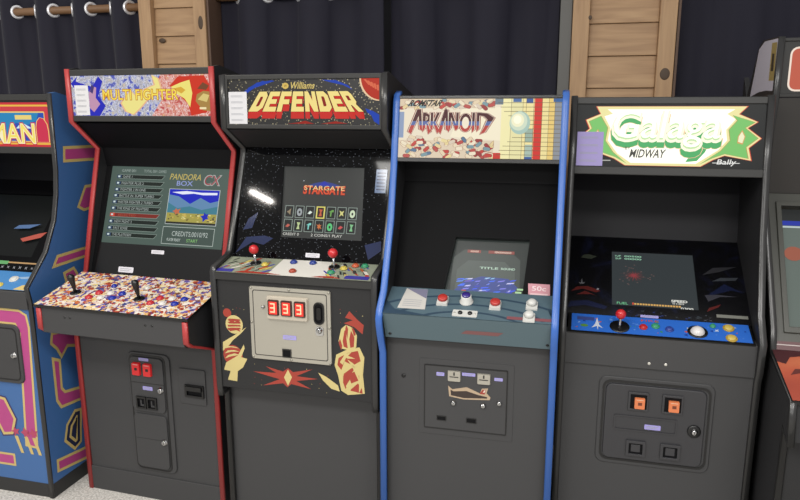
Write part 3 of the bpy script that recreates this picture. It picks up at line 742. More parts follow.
    for i in range(150):
        x = g.uniform(.02, .60); top_ = i % 3 == 0
        y = g.uniform(.84, .98) if top_ else g.uniform(.02, .36-.28*max(0, x-.3))
        pill(x, y, g.uniform(-.9, .9), g.choice(pal), .0003+k*2e-6); k += 1
    # brick grid at the right
    for (x0, x1, cl) in ((.64, .70, 'f0e8b0'), (.70, .77, 'e6dfa8'), (.77, .84, 'efe0a0'), (.835, .885, 'd0342e'), (.885, .925, 'ecdc9a'), (.925, .96, 'e6c878'), (.96, 1., '8c9096')):
        b.flat(N, quad(x0, 0, x1, 1), G(cl), .0010)
    for (x0, x1, y0, y1, cl) in ((.60, .645, 0, .10, 'c83a32'), (.79, .835, 0, .04, '3a5a98'), (.79, .835, .28, .50, '9ab0a0'), (.79, .835, .04, .24, 'a8bcae'), (.60, .65, .9, 1, '6a7a86'), (.71, .76, .94, 1, '4a6aa0'), (.79, .83, .92, 1, '3a5a98'), (.95, 1, .94, 1, '34609a')):
        b.flat(N, quad(x0, y0, x1, y1), G(cl), .0013)
    for k in range(15):
        y = k/14.; x0 = .60+(.14*math.exp(-((y-.5)/.3)**2))
        b.flat(N, quad(x0, max(0, y-.004), 1, min(1, y+.004)), G('6a5a40'), .0016)
    for x in (.70, .77, .79, .835, .885, .925, .96): b.flat(N, quad(x-.001, 0, x+.001, 1), G('6a5a40'), .0016)
    b.flat(N, circ(.755, .60, .062, 32, .19), G('a8c4b8'), .0018)
    b.flat(N, circ(.748, .625, .052, 32, .155), G('cfdcc4'), .0020); b.flat(N, circ(.742, .64, .038, 32, .11), G('f2eec8'), .0022); b.flat(N, circ(.74, .65, .024, 24, .07), G('fffbe0'), .0024)
    b.text(N, 'ROMSTAR', (.065, .875, .27, .975), G('141010'), .0020, .035, shear=.12)
    st_ = [  # angular strokes, one list per letter: A R K A N O I D
      [[(.07, .40), (.10, .34), (.175, .80), (.175, .94), (.155, .94)], [(.165, .94), (.195, .94), (.215, .42), (.185, .46)]],
      [[(.215, .38), (.245, .50), (.245, .86), (.215, .86)], [(.245, .86), (.285, .80), (.285, .66), (.245, .58), (.245, .66), (.265, .70), (.265, .76), (.245, .78)], [(.25, .60), (.27, .60), (.30, .40), (.275, .34)]],
      [[(.295, .38), (.32, .50), (.32, .86), (.295, .86)], [(.32, .62), (.36, .86), (.385, .86), (.345, .62), (.39, .42), (.365, .36)]],
      [[(.375, .42), (.40, .34), (.455, .84), (.435, .96)], [(.44, .96), (.465, .92), (.475, .42), (.45, .46)]],
      [[(.475, .38), (.50, .50), (.50, .86), (.475, .86)], [(.485, .86), (.51, .86), (.565, .48), (.545, .44)], [(.55, .42), (.575, .50), (.575, .86), (.55, .86)]],
      [circ(.645, .62, .058, 18, .22)],
      [[(.71, .38), (.735, .46), (.735, .86), (.71, .86)]],
      [[(.755, .40), (.78, .48), (.78, .86), (.755, .86)], [(.78, .86), (.86, .84), (.925, .74), (.84, .40), (.79, .34), (.83, .52), (.86, .70), (.82, .78), (.78, .79)]]]
    X = lambda p: [(.06+(x-.07)*.63, .40+(y-.34)*.70) for x, y in p]
    for L_ in st_:
        for p in L_: b.flat(N, grow(X(p), .0085), G('8c2a2c'), .0016)
    for L_ in st_:
        for p in L_: b.flat(N, grow(X(p), .0035), G('efe3cc'), .0017)
    def cut(poly, y0, y1):      # keep the part of a stroke between two heights
        def clip(pp, f):
            o = []
            for k in range(len(pp)):
                a_, c_ = pp[k-1], pp[k]; fa, fc = f(a_), f(c_)
                if (fa >= 0) != (fc >= 0): t = fa/(fa-fc); o.append((a_[0]+(c_[0]-a_[0])*t, a_[1]+(c_[1]-a_[1])*t))
                if fc >= 0: o.append(c_)
            return o
        return clip(clip(poly, lambda q: q[1]-y0), lambda q: y1-q[1])
    for L_ in st_:
        for p in L_:
            for y0, y1, cl in ((.62, 1.2, '4a1a1e'), (.55, .62, '5a6aa0'), (.0, .55, 'b4423c')):
                q = cut(X(p), y0, y1)
                if len(q) > 2 and abs(area2(q)) > 1e-7: b.flat(N, q, G(cl), .0018)
    b.flat(N, circ(.06+(.645-.07)*.63, .40+(.62-.34)*.70, .022, 18, .10), G('efe3cc'), .0019)
    b.build('marquee', R, label='lit cream marquee with pill shapes, ball and brick grid')
    # lower door
    P = FRONT(-.0005); c.adj = (.296, .919, .436, .927, .064)
    b = c.mb(); b.ring(P, rrect(.128, .41, .505, .735, .004, 1), rrect(.148, .436, .481, .711, .003, 1), laminate, 0, .0015); b.build('coin_door_frame', R, .001)
    b = c.mb(); b.ring(P, rrect(.148, .436, .481, .711, .003, 1), rrect(.152, .440, .477, .707, .002, 1), plastic_black, 0, .0042); b.build('door_seal', R)
    b = c.mb(); b.slab(P, rrect(.151, .439, .478, .708, .003, 1), laminate, 0, .0035); dr = b.build('coin_door', R, .001)
    for u0, u1, q0, q1 in ((.198, .230, .667, .682), (.301, .354, .676, .689), (.429, .462, .666, .679)): c.sticker(P, (u0+u1)/2, (q0+q1)/2, u1-u0, q1-q0, .004, sticker_lilac, dr)
    for u, q in ((.270, .671), (.388, .669)):
        b = c.mb(); b.slab(P, rrect(u-.027, q-.023, u+.027, q+.023, .003, 1), steel, .0035, .010, inset=.003)
        b.slab(P, quad(u-.018, q-.004, u+.018, q+.0), plastic_black, .0098, .0106); b.slab(P, quad(u-.003, q+.004, u+.003, q+.018), plastic_black, .0098, .0106); b.build('coin_slot', dr, .001)
    tan = ink('c0a88c', .5)
    b = c.mb(); sh = [(.246, .628), (.263, .614), (.321, .628), (.374, .607), (.381, .628), (.406, .631), (.4, .61), (.416, .594), (.413, .582), (.309, .575), (.251, .583)]
    b.slab(P, sh, tan, .0035, .0048); b.flat(P, [(.256, .612), (.268, .606), (.32, .612), (.366, .600), (.404, .594), (.402, .588), (.310, .581), (.258, .588)], ink('3a2c26'), .0051)
    b.flat(P, [(.372, .606), (.384, .624), (.398, .624), (.392, .604)], ink('a83c30'), .0052); b.flat(P, [(.385, .612), (.391, .622), (.396, .622), (.392, .612)], ink('e8dcd0'), .0054)
    b.build('emblem', dr)
    for u, q in ((.269, .556), (.388, .556), (.451, .573)): c.lock(P, u, q, dr, .0085, .0035)
    for u0, u1, q0, q1 in ((.201, .240, .474, .494), (.321, .362, .475, .496)):
        b = c.mb(); b.ring(P, quad(u0, q0, u1, q1), quad(u0+.003, q0+.003, u1-.003, q1-.003), plastic_black, .003, .0055); b.flat(P, quad(u0+.003, q0+.003, u1-.003, q1-.003), matte_black, .0042); b.build('coin_return_cup', dr)
    c.screws(P, [(.062, .652)], plastic_black, R, .009, 'bolt')
    return c

# ================================================================== blue-panel cabinet with green burst sign
def build_galaga():
    c = Cab('arcade_cabinet', 'black arcade cabinet with bright blue control panel below a green burst marquee',
            (-.0329, 2.4009), 0, .6476, 1.0, 1.0187)
    W = c.W; R = c.root; G = glow
    line = [(-.006, 0), (-.006, .80), (-.018, .83), (-.026, .932), (.040, 1.012), (.120, 1.255), (.170, 1.500), (.199, 1.735)]
    c.sides(line, .80, (.23, 1.738), black_trim, side_black_shaded, width=T+.004, th=.006)
    c.panel('front_panel', [(.0, 0), (.0, .82), (.025, .82), (.025, 0)], laminate)
    b = c.mb(); b.prism([(-.008, .809), (-.008, .922), (.03, .93), (.03, .809)], T, W-T, laminate); b.build('control_apron', R, .002)
    c.screws(FRONT(-.008), [(.299, .83), (.352, .831)], mat('bolt_bright', 'e0ddd4', .3, metal=.3))
    c.panel('back_panel', [(.76, 0), (.76, 1.62), (.79, 1.62), (.79, 0)], matte_black)
    c.panel('top_panel', [(.22, 1.716), (.22, 1.732), (.79, 1.64), (.79, 1.62)], matte_black)
    # control panel
    c.adj = (.30, .975, 0, 1, .004)
    P = Plane((-.010, .921), (.092, .960)); L = P.len
    b = c.mb(); b.slab(P, quad(T, 0, W-T, L), plastic_black, -.01, .0)
    b.flat(P, [(.031, .010), (.622, .010), (.622, .106), (.031, .106)], mat('bright_blue_print', '2f6ed2', .35), .0005)
    g = random.Random(8)
    pal = ['6f9fe8', '1c3f9a', '4f86e0', 'c8d4e8', '3a8a5a', 'c05a3c', '8aa8d8']
    for k in range(46):
        u = g.uniform(.04, .61); q = g.uniform(.018, .098); r = g.uniform(.003, .009)
        b.flat(P, spikes(u, q, r*.5, r, g.randint(3, 6), k), ink(g.choice(pal)), .0007+k*2e-6)
    for u in (.05, .07, .09): b.flat(P, quad(u, .07, u+.02, .09), ink('3a4a8a'), .0009)
    b.flat(P, [(.10, .03), (.112, .05), (.12, .09), (.126, .05), (.14, .03), (.124, .04), (.122, .02), (.118, .04)], ink('d4dbe6'), .001)
    b.flat(P, circ(.075, .04, .014, 12, .008), ink('5a8a3a'), .001)
    b.text(P, 'FIRE', (.27, .085, .33, .096), ink('c8503c'), .001); b.flat(P, spikes(.45, .03, .01, .02, 6, 3, .6), ink('9a5a4a'), .001)
    b.build('control_panel', R, label='bright blue printed control panel strip')
    red = mat('ball_red', 'd02a30', .22)
    c.joystick(P, .196, .046, red, .056, r=.018, washer=.034)
    for u, q, m in ((.276, .052, plastic_red), (.317, .062, mat('button_green', '3c9a70', .3)), (.362, .050, mat('button_deep_blue', '34489a', .3)), (.506, .085, mat('button_green', '3c9a70', .3))):
        c.button(P, u, q, m, .0145 if u < .5 else .010)
    b = c.mb(); b.lathe(P, .453, .048, [(.033, 0), (.033, .003), (.028, .004), (.027, .003)], plastic_black, 28); tb = b.build('trackball_ring', R)
    b = c.mb(); b.ball(P, .453, .048, -.004, .025, mat('ball_white', 'e2dedc', .25)); b.build('trackball', tb)
    for u, q in ((.556, .080), (.558, .026)): c.button(P, u, q, mat('button_gold', 'd2b95c', .3), .019, ring=mat('ring_gold', 'b99a3c', .3))
    # steep monitor
    c.adj = None
    a, d = (.094, .960), (.44, 1.186)
    P = Plane(a, d); L = P.len
    dark = art_mat('bezel_space_print', 7, [(0, '0b0c12'), (.5, '0c0c0e'), (.6, '0e0e14'), (.75, '14172a')], detail=3, dist=2, rough=.25)
    b = c.mb(); b.slab(P, quad(T, 0, W-T, L), matte_black, -.03, -.012); b.build('monitor_board', R)
    b = c.mb(); b.ring(P, quad(T, 0, W-T, L), quad(.175, .056, .466, .338), dark, -.012, 0, gloss_black)
    lines = [('5a2220', [(.03, .11), (.07, .125), (.12, .11), (.135, .12), (.09, .14), (.05, .135)]), ('5a2220', [(.05, .095), (.10, .10), (.12, .095), (.08, .115)]), ('161c3a', [(.02, .03), (.08, .045), (.15, .03), (.16, .045), (.09, .07), (.03, .06)]), ('171d38', [(.49, .12), (.58, .16), (.62, .15), (.56, .19)]),
             ('3c3c44', [(.50, .10), (.54, .125), (.60, .13), (.53, .135), (.49, .13)]), ('303034', [(.49, .23), (.55, .25), (.61, .28), (.53, .27)]), ('3a3e44', [(.52, .2), (.6, .21), (.61, .225), (.55, .22)]), ('5a2220', [(.49, .05), (.53, .075), (.54, .09), (.50, .07)]),
             ('3a3f36', [(.06, .29), (.1, .285), (.12, .3), (.09, .31), (.07, .305)]), ('66666a', [(.055, .16), (.062, .15), (.072, .15), (.08, .16), (.07, .155), (.068, .18), (.064, .155)]), ('8a8a90', [(.12, .125), (.126, .122), (.13, .13), (.124, .133)]), ('82837c', [(.52, .028), (.62, .028), (.62, .042), (.52, .042)])]
    for k, (cl, p) in enumerate(lines): b.flat(P, p, ink(cl, .25), .0005+k*1e-5)
    g = random.Random(2)
    for k in range(26):
        u = g.uniform(.18, .5); q = g.uniform(.008, .034)
        b.flat(P, spikes(u, q, .002, g.uniform(.004, .012), 4, k, .7), ink(g.choice(['4a4d58', '2f3c7a', '303034', '394046']), .25), .0006+k*1e-5)
    b.build('bezel', R, label='dark bezel with faint space art')
    b = c.mb(); b.slab(P, quad(.171, .046, .475, .338), mat('tube_face_slate', '101213', .3, spec=.15, emit='34393b', es=1), -.011, -.007)
    S = Norm(P, .175, .056, .466, .338)
    b.text(S, '1UP', (.045, .905, .115, .935), G('9ad0b0'), -.006, .01); b.text(S, '00500', (.16, .905, .37, .935), G('9ad0b0'), -.006, .01)
    b.text(S, '2UP', (.045, .855, .12, .885), G('9ad0b0'), -.006, .01); b.text(S, '00000', (.16, .855, .37, .885), G('9ad0b0'), -.006, .01)
    for n, r0, r1, cl, h in ((16, .03, .15, '5c3a3a', -.0062), (13, .03, .11, '7a3a3c', -.0060), (9, .02, .06, '8a3c42', -.0058)): b.flat(S, spikes(.27, .56, r0, r1, n, n, .85), G(cl), h)
    for k in range(24):
        t = g.uniform(0, 6.28); r = g.uniform(.1, .24); x = .27+r*math.cos(t); y = .56+r*.8*math.sin(t)
        b.flat(S, quad(x, y, x+.016, y+.012), G('6a5552'), -.0058)
    b.text(S, 'FUEL', (.06, .035, .19, .075), G('7ad09a'), -.006, .0)
    b.flat(S, quad(.24, .04, .26, .075), G('c8503c'), -.0058)
    for k in range(17): b.flat(S, quad(.265+.032*k, .042, .289+.032*k, .070), G('d6a860'), -.006)
    b.text(S, 'SPEED', (.70, .125, .88, .165), G('e4e4dc'), -.006, .03); b.text(S, '0180', (.71, .09, .84, .115), G('c8c8c0'), -.006, .02); b.text(S, '0300', (.80, .01, .94, .045), G('e4e4dc'), -.006, .02)
    b.build('monitor_screen', R, label='lit slate screen with red burst and score text')
    c.sticker(Plane((.090, .955), (.44, 1.186)), .300, .014, .06, .012, .004, sticker_lilac)
    c.slab_between('monitor_shroud', (.44, 1.180), (.50, 1.45), .015, mat('shroud_charcoal', '1c1c20', .55, spec=.2)); c.slab_between('speaker_panel', (.50, 1.44), (.182, 1.468), .015, panel_black)
    # sign
    P = Plane((.165, 1.462), (.204, 1.735)); L = P.len
    for q0, q1 in ((0, .028), (L-.028, L-.004)):
        b = c.mb(); b.slab(P, quad(T, q0, W-T, q1), retainer, -.01, .006); b.build('marquee_retainer', R, .0025)
    b = c.mb(); b.slab(P, quad(T, .005, W-T, L-.008), plastic_black, -.02, -.001)
    N = Norm(P, T, .026, W-T, L-.026)
    b.flat(N, quad(0, 0, 1, 1), mat('sign_charcoal', '141515', .4, spec=.2, emit='1c1e1e', es=.6), 0)
    burst = [(.28, .037), (.68, .037), (.74, .14), (.80, .21), (.935, .14), (.919, .33), (.978, .474), (.907, .628), (.956, .72), (.86, .837), (.90, .953), (.111, .953), (.135, .837), (.056, .744), (.078, .605), (.030, .488), (.09, .33), (.070, .14), (.15, .21), (.22, .14)]
    b.flat(N, grow(burst, .005), G('d8503c'), .0003); b.flat(N, burst, G('efe6a4', 1.0), .0006)
    gl = [(.052+.02, .72), (.135, .80), (.175, .62), (.165, .42), (.21, .24), (.29, .06), (.225, .165), (.15, .235), (.085, .17), (.105, .34), (.045, .49), (.09, .61)]
    gr = [(.943, .715), (.83, .82), (.855, .74), (.815, .60), (.825, .44), (.78, .28), (.67, .06), (.735, .165), (.80, .235), (.92, .17), (.905, .34), (.963, .475), (.895, .63)]
    for p in (gl, gr): b.flat(N, grow(p, .003), G('b88a4a'), .0009); b.flat(N, p, G('7cc46c'), .0011)
    inner = [(.235, .22), (.31, .075), (.655, .075), (.765, .29), (.808, .44), (.80, .60), (.845, .76), (.80, .84), (.84, .91), (.17, .91), (.20, .84), (.155, .80), (.19, .62), (.18, .42)]
    b.flat(N, inner, G('fffdec', 1.25), .0013)
    for cx in (.118, .878): b.flat(N, [(cx-.018, .40), (cx-.016, .50), (cx+.004, .60), (cx+.022, .50), (cx+.010, .38)], G('d8a060'), .0014); b.flat(N, [(cx-.014, .42), (cx-.012, .50), (cx+.003, .575), (cx+.017, .50), (cx+.008, .40)], G('f2f0c8'), .0016)
    b.flat(N, [(.60, .10), (.66, .12), (.70, .26), (.72, .40), (.68, .42), (.655, .28), (.63, .24)], G('55b06a'), .0015); b.flat(N, [(.62, .16), (.65, .17), (.675, .28), (.66, .28)], G('e8b090'), .0017)
    b.text(N, 'Galaga', (.20, .20, .775, .80), G('f2cfa4'), .0016, .065, shear=.05)
    b.text(N, 'Galaga', (.20, .195, .775, .795), G('4fae68'), .0019, .045, shear=.05)
    b.text(N, 'Galaga', (.203, .29, .775, .86), G('fdf6dc', 1.1), .0022, .05, shear=.05)
    b.text(N, 'Galaga', (.203, .30, .775, .87), G('c8e8ae'), .0025, .0, shear=.05)
    b.text(N, 'Galaga', (.205, .33, .775, .89), G('fffdec', 1.25), .0028, .0, shear=.05)
    b.text(N, 'MIDWAY', (.305, .16, .49, .285), G('4a4a44'), .0030, .02, shear=.05); b.text(N, 'BY', (.275, .28, .305, .325), G('4a4a44'), .0030)
    b.text(N, 'Bally', (.765, .05, .86, .15), G('e8e8e4'), .0012, .01, shear=.08); b.flat(N, quad(.74, .09, .88, .10), G('e8e8e4'), .0010); b.flat(N, quad(.06, .1, .2, .115), G('b8b8b0'), .0006)
    b.build('marquee', R, label='brightly lit sign with green and cream burst shape')
    c.notice(P, T+.006, .03, T+.095, .150, .0030, mat('lilac_paper', 'a79bd2', .7), 4, 5)
    # coin door
    door_black = mat('door_black', '2c2c2f', .38, spec=.5, f=1)
    P = FRONT(-.0005); c.adj = (.23, .950, 0, 1, .014)
    b = c.mb(); b.slab(P, rrect(.135, .425, .532, .757, .03), laminate, 0, .004, inset=.004); fr = b.build('coin_door_frame', R, .0015)
    b = c.mb(); b.ring(P, rrect(.150, .44, .519, .744, .028), rrect(.157, .447, .512, .737, .024), plastic_black, .003, .006); b.build('door_seal', fr)
    b = c.mb(); b.slab(P, rrect(.160, .450, .505, .734, .022), door_black, .003, .012, inset=.003); dr = b.build('coin_door', R, .002)
    orange = mat('reject_orange', 'd87848', .3, emit='f09060', es=.15)
    for u in (.276, .392):
        b = c.mb(); b.ring(P, quad(u-.036, .642, u+.034, .710), quad(u-.028, .648, u+.028, .702), door_black, .010, .018)
        b.flat(P, quad(u-.028, .648, u+.028, .702), matte_black, .0125); b.build('reject_housing', dr, .001)
        b = c.mb(); b.slab(P, rrect(u-.014, .650, u+.022, .690, .002, 1), orange, .012, .022, inset=.001); b.flat(P, quad(u-.002, .664, u+.012, .675), ink('7a3a20'), .0224); b.flat(P, quad(u-.008, .683, u+.016, .685), ink('f0d0b0'), .0224)
        b.build('coin_reject_button', dr)
    b = c.mb(); b.ring(P, rrect(.195, .563, .412, .620, .005, 1), rrect(.200, .568, .407, .615, .004, 1), door_black, .011, .0155); b.build('label_recess', dr)
    c.sticker(P, .330, .583, .056, .018, .0125, sticker_lilac, dr)
    b = c.mb(); b.lathe(P, .470, .585, [(.023, .011), (.023, .016), (.020, .018), (.0004, .018)], plastic_black); b.build('lock_collar', dr); c.lock(P, .470, .585, dr, .009, .018)
    for u in (.277, .396):
        b = c.mb(); b.ring(P, quad(u-.034, .470, u+.034, .528), quad(u-.024, .478, u+.024, .518), door_black, .010, .020); b.flat(P, quad(u-.024, .478, u+.024, .518), matte_black, .0128)
        b.slab(P, quad(u-.016, .484, u+.016, .512), door_black, .0128, .0145); b.build('coin_return_cup', dr, .001)
    return c

# ================================================================== blue cabinet at the far end
def build_blue():
    c = Cab('arcade_cabinet', 'bright blue arcade cabinet with pink and yellow outlined stripes on its side', (-2.826, 2.298), 0, .63, 1.0, .65/.63)
    W = c.W; R = c.root; G = glow
    line = [(0, 0), (0, .10), (.0, .90), (-.012, .965), (.113, 1.092), (.181, 1.219), (.21, 1.33), (.223, 1.43), (.228, 1.757)]
    blue = mat('cabinet_blue', '3c659c', .45, f=.85); pink = ink('c04a8c', .45); yel = ink('dcc27a', .45)
    SH = [[(.276, 1.525), (.50, 1.52), (.50, 1.462), (.269, 1.469)], [(.33, 1.259), (.386, 1.343), (.47, 1.344), (.45, 1.25), (.365, 1.24)], [(.143, 1.024), (.171, 1.062), (.36, 1.065), (.355, 1.029)],
          [(.09, .735), (.147, .727), (.27, .683), (.27, .622), (.173, .654), (.132, .617), (.11, .662), (.08, .694)],
          [(.08, .623), (.118, .603), (.112, .475), (.13, .450), (.30, .419), (.30, .369), (.1, .392), (.079, .431)], [(.044, .159), (.30, .120), (.30, .07), (.042, .111)],
          [(.101, .227), (.123, .294), (.178, .337), (.215, .329), (.195, .178), (.154, .163)],
          [(.20, .98), (.26, .99), (.34, .86), (.42, .80), (.42, .74), (.28, .80), (.22, .88)]]
    def art(b, i):
        if i == 0: return
        P = SidePlane(W, 1)
        for k, p in enumerate(SH):
            b.flat(P, grow(p, .007), yel, .0006+k*1e-5); b.flat(P, grow(p, -.006), pink if k != 6 else ink('2a3050', .45), .0010+k*1e-5)
            if k == 6: b.flat(P, grow(p, -.022), yel, .0014); b.flat(P, grow(p, -.034), ink('2a3050', .45), .0018)
        b.flat(P, quad(.001, 0, .78, .068), ink('2c2c2c', .6), .0007)
    c.sides(line, .80, (.26, 1.762), black_trim, blue, width=T+.002, th=.004, extra=art)
    b = c.mb(); b.prism([(.003, 0), (.003, .905), (.03, .905), (.03, 0)], T, W-T, blue)
    P = FRONT(.003)
    def stripe(pts, m, h): b.flat(P, pts, m, h)
    for d, m, h in ((.0, yel, .0006), (-.010, pink, .0009)):
        stripe(grow([(T+.02, .87), (.559, .865), (.595, .845), (.603, .789), (.576, .229), (.51, .235), (.545, .76), (.529, .795), (T+.02, .80)], d), m, h)
    for d, m, h in ((.0, yel, .0006), (-.010, pink, .0009)): stripe(grow([(T+.02, .19), (.45, .19), (.45, .13), (T+.02, .13)], d), m, h)
    # plain printed shapes in place of the pictures
    for d, m, h in ((0, ink('40306a'), .001), (-.006, yel, .0013), (-.018, pink, .0016)): stripe(grow([(.38, .47), (.44, .46), (.485, .36), (.46, .28), (.40, .27), (.36, .36)], d), m, h)
    for x in (.47, .52, .56):
        b.flat(P, spikes(x, .30, .012, .026, 5, int(x*100), 1.), ink('c04a6c'), .0018); b.flat(P, [(x-.01, .28), (x+.008, .28), (x+.03, .20), (x+.015, .20)], yel, .0012)
    b.flat(P, quad(T, 0, W-T, .066), ink('2c2c2c', .6), .0007)
    b.build('front_panel', R, label='blue front panel with pink arch stripe')
    c.panel('back_panel', [(.76, 0), (.76, 1.62), (.79, 1.62), (.79, 0)], matte_black)
    c.panel('top_panel', [(.25, 1.74), (.25, 1.755), (.79, 1.66), (.79, 1.64)], matte_black)
    b = c.mb(); b.slab(P, rrect(.20, .53, .553, .797, .03), laminate, 0, .008, inset=.003); b.ring(P, rrect(.215, .545, .538, .782, .022), rrect(.22, .55, .533, .777, .02), plastic_black, .0075, .0095); dr = b.build('coin_door', R, .0015)
    c.lock(P, .515, .66, dr, .011, .008)
    b = c.mb(); b.prism([(-.006, .868), (-.010, .945), (.03, .96), (.03, .868)], T, W-T, laminate); b.build('control_apron', R, .002)
    P = Plane((-.006, .947), (.115, 1.0)); L = P.len
    b = c.mb(); b.slab(P, quad(T, 0, W-T, L), plastic_black, -.01, 0); b.flat(P, quad(.025, .006, W-.025, L-.004), mat('panel_sky_blue', '4a8ac8', .35), .0005)
    b.flat(P, [(.54, .01), (.60, .008), (.60, .05), (.565, .04)], yel, .0008); b.flat(P, [(.50, .09), (.56, .1), (.58, .085), (.53, .08)], ink('9ab8d8'), .0008); b.build('control_panel', R, label='sky-blue control panel')
    c.button(P, .497, .075, plastic_white, .020); c.button(P, .46, .03, mat('button_yellow', 'd8c45a', .3), .016)
    c.joystick(P, .315, .06, mat('ball_red', 'd02a30', .22), .06)
    a, d = (.120, 1.0), (.44, 1.36)
    P = Plane(a, d); L = P.len
    b = c.mb(); b.ring(P, quad(T, 0, W-T, L), quad(.13, .07, .50, .40), satin_black, -.012, 0)
    b.flat(P, quad(.30, .035, .60, .042), ink('b08a5a'), .0006); b.flat(P, quad(.30, .028, .40, .045), ink('5aa060'), .0007); b.flat(P, [(.40, .16), (.48, .19), (.52, .2), (.50, .17), (.42, .145)], ink('b04a3a'), .0006)
    for k in range(9): b.flat(P, spikes(.32+.03*k, .015, .003, .009, 4, k), ink('8a8a92'), .0006)
    b.flat(P, [(.34, .21), (.42, .215), (.47, .24), (.36, .23)], ink('4a6a9a'), .0006); b.build('bezel', R)
    b = c.mb(); b.slab(P, quad(.128, .068, .502, .402), mat('tube_face_dark', '0a0b0b', .3, spec=.12, emit='0c0e0e'), -.014, -.010); b.build('monitor_screen', R)
    c.slab_between('monitor_shroud', (.44, 1.355), (.42, 1.50), .015, matte_black); c.slab_between('speaker_panel', (.43, 1.49), (.245, 1.505), .015, matte_black)
    P = Plane((.238, 1.500), (.238, 1.757)); L = P.len
    for q0, q1 in ((0, .03), (L-.03, L-.004)):
        b = c.mb(); b.slab(P, quad(T, q0, W-T, q1), retainer, -.01, .006); b.build('marquee_retainer', R, .0025)
    b = c.mb(); b.slab(P, quad(T, .005, W-T, L-.008), plastic_black, -.02, -.001)
    N = Norm(P, T, .028, W-T, L-.038)
    b.flat(N, quad(0, 0, 1, 1), G('c8343c'), 0); b.flat(N, rrect(.008, .06, .992, .95, .02, 3), G('e8b84a'), .0003); b.flat(N, rrect(.016, .10, .984, .91, .018, 3), G('cc3f48'), .0006)
    b.flat(N, rrect(.05, .12, .95, .80, .015, 3), G('e8c878'), .0009); b.flat(N, rrect(.056, .14, .944, .77, .013, 3), G('2a84b8'), .0012)
    b.flat(N, [(.6, .14), (.944, .14), (.944, .77), (.9, .77), (.88, .6), (.8, .5), (.7, .55)], G('2c50b0'), .0014)
    b.flat(N, [(.70, .42), (.73, .5), (.76, .54), (.79, .5), (.84, .42)], G('d8ecf0'), .0016); b.flat(N, quad(.70, .62, .84, .72), G('e8d07a'), .0018)
    for off, cl, h in ((.07, 'c02c34', .0022), (.035, 'f6ecc0', .0026), (.0, 'f4e06a', .0030)): b.text(N, 'PAC-MAN', (.10, .09, .855, .52), G(cl), h, off)
    pt = [(.875, .12), (.875, .45), (.885, .58), (.91, .66), (.94, .64), (.965, .52), (.972, .36), (.972, .12)]; b.flat(N, grow(pt, .006), G('f0d07a'), .0032); b.flat(N, pt, G('cc3450'), .0035)
    b.build('marquee', R, label='lit red-bordered marquee with yellow lettering')
    return c

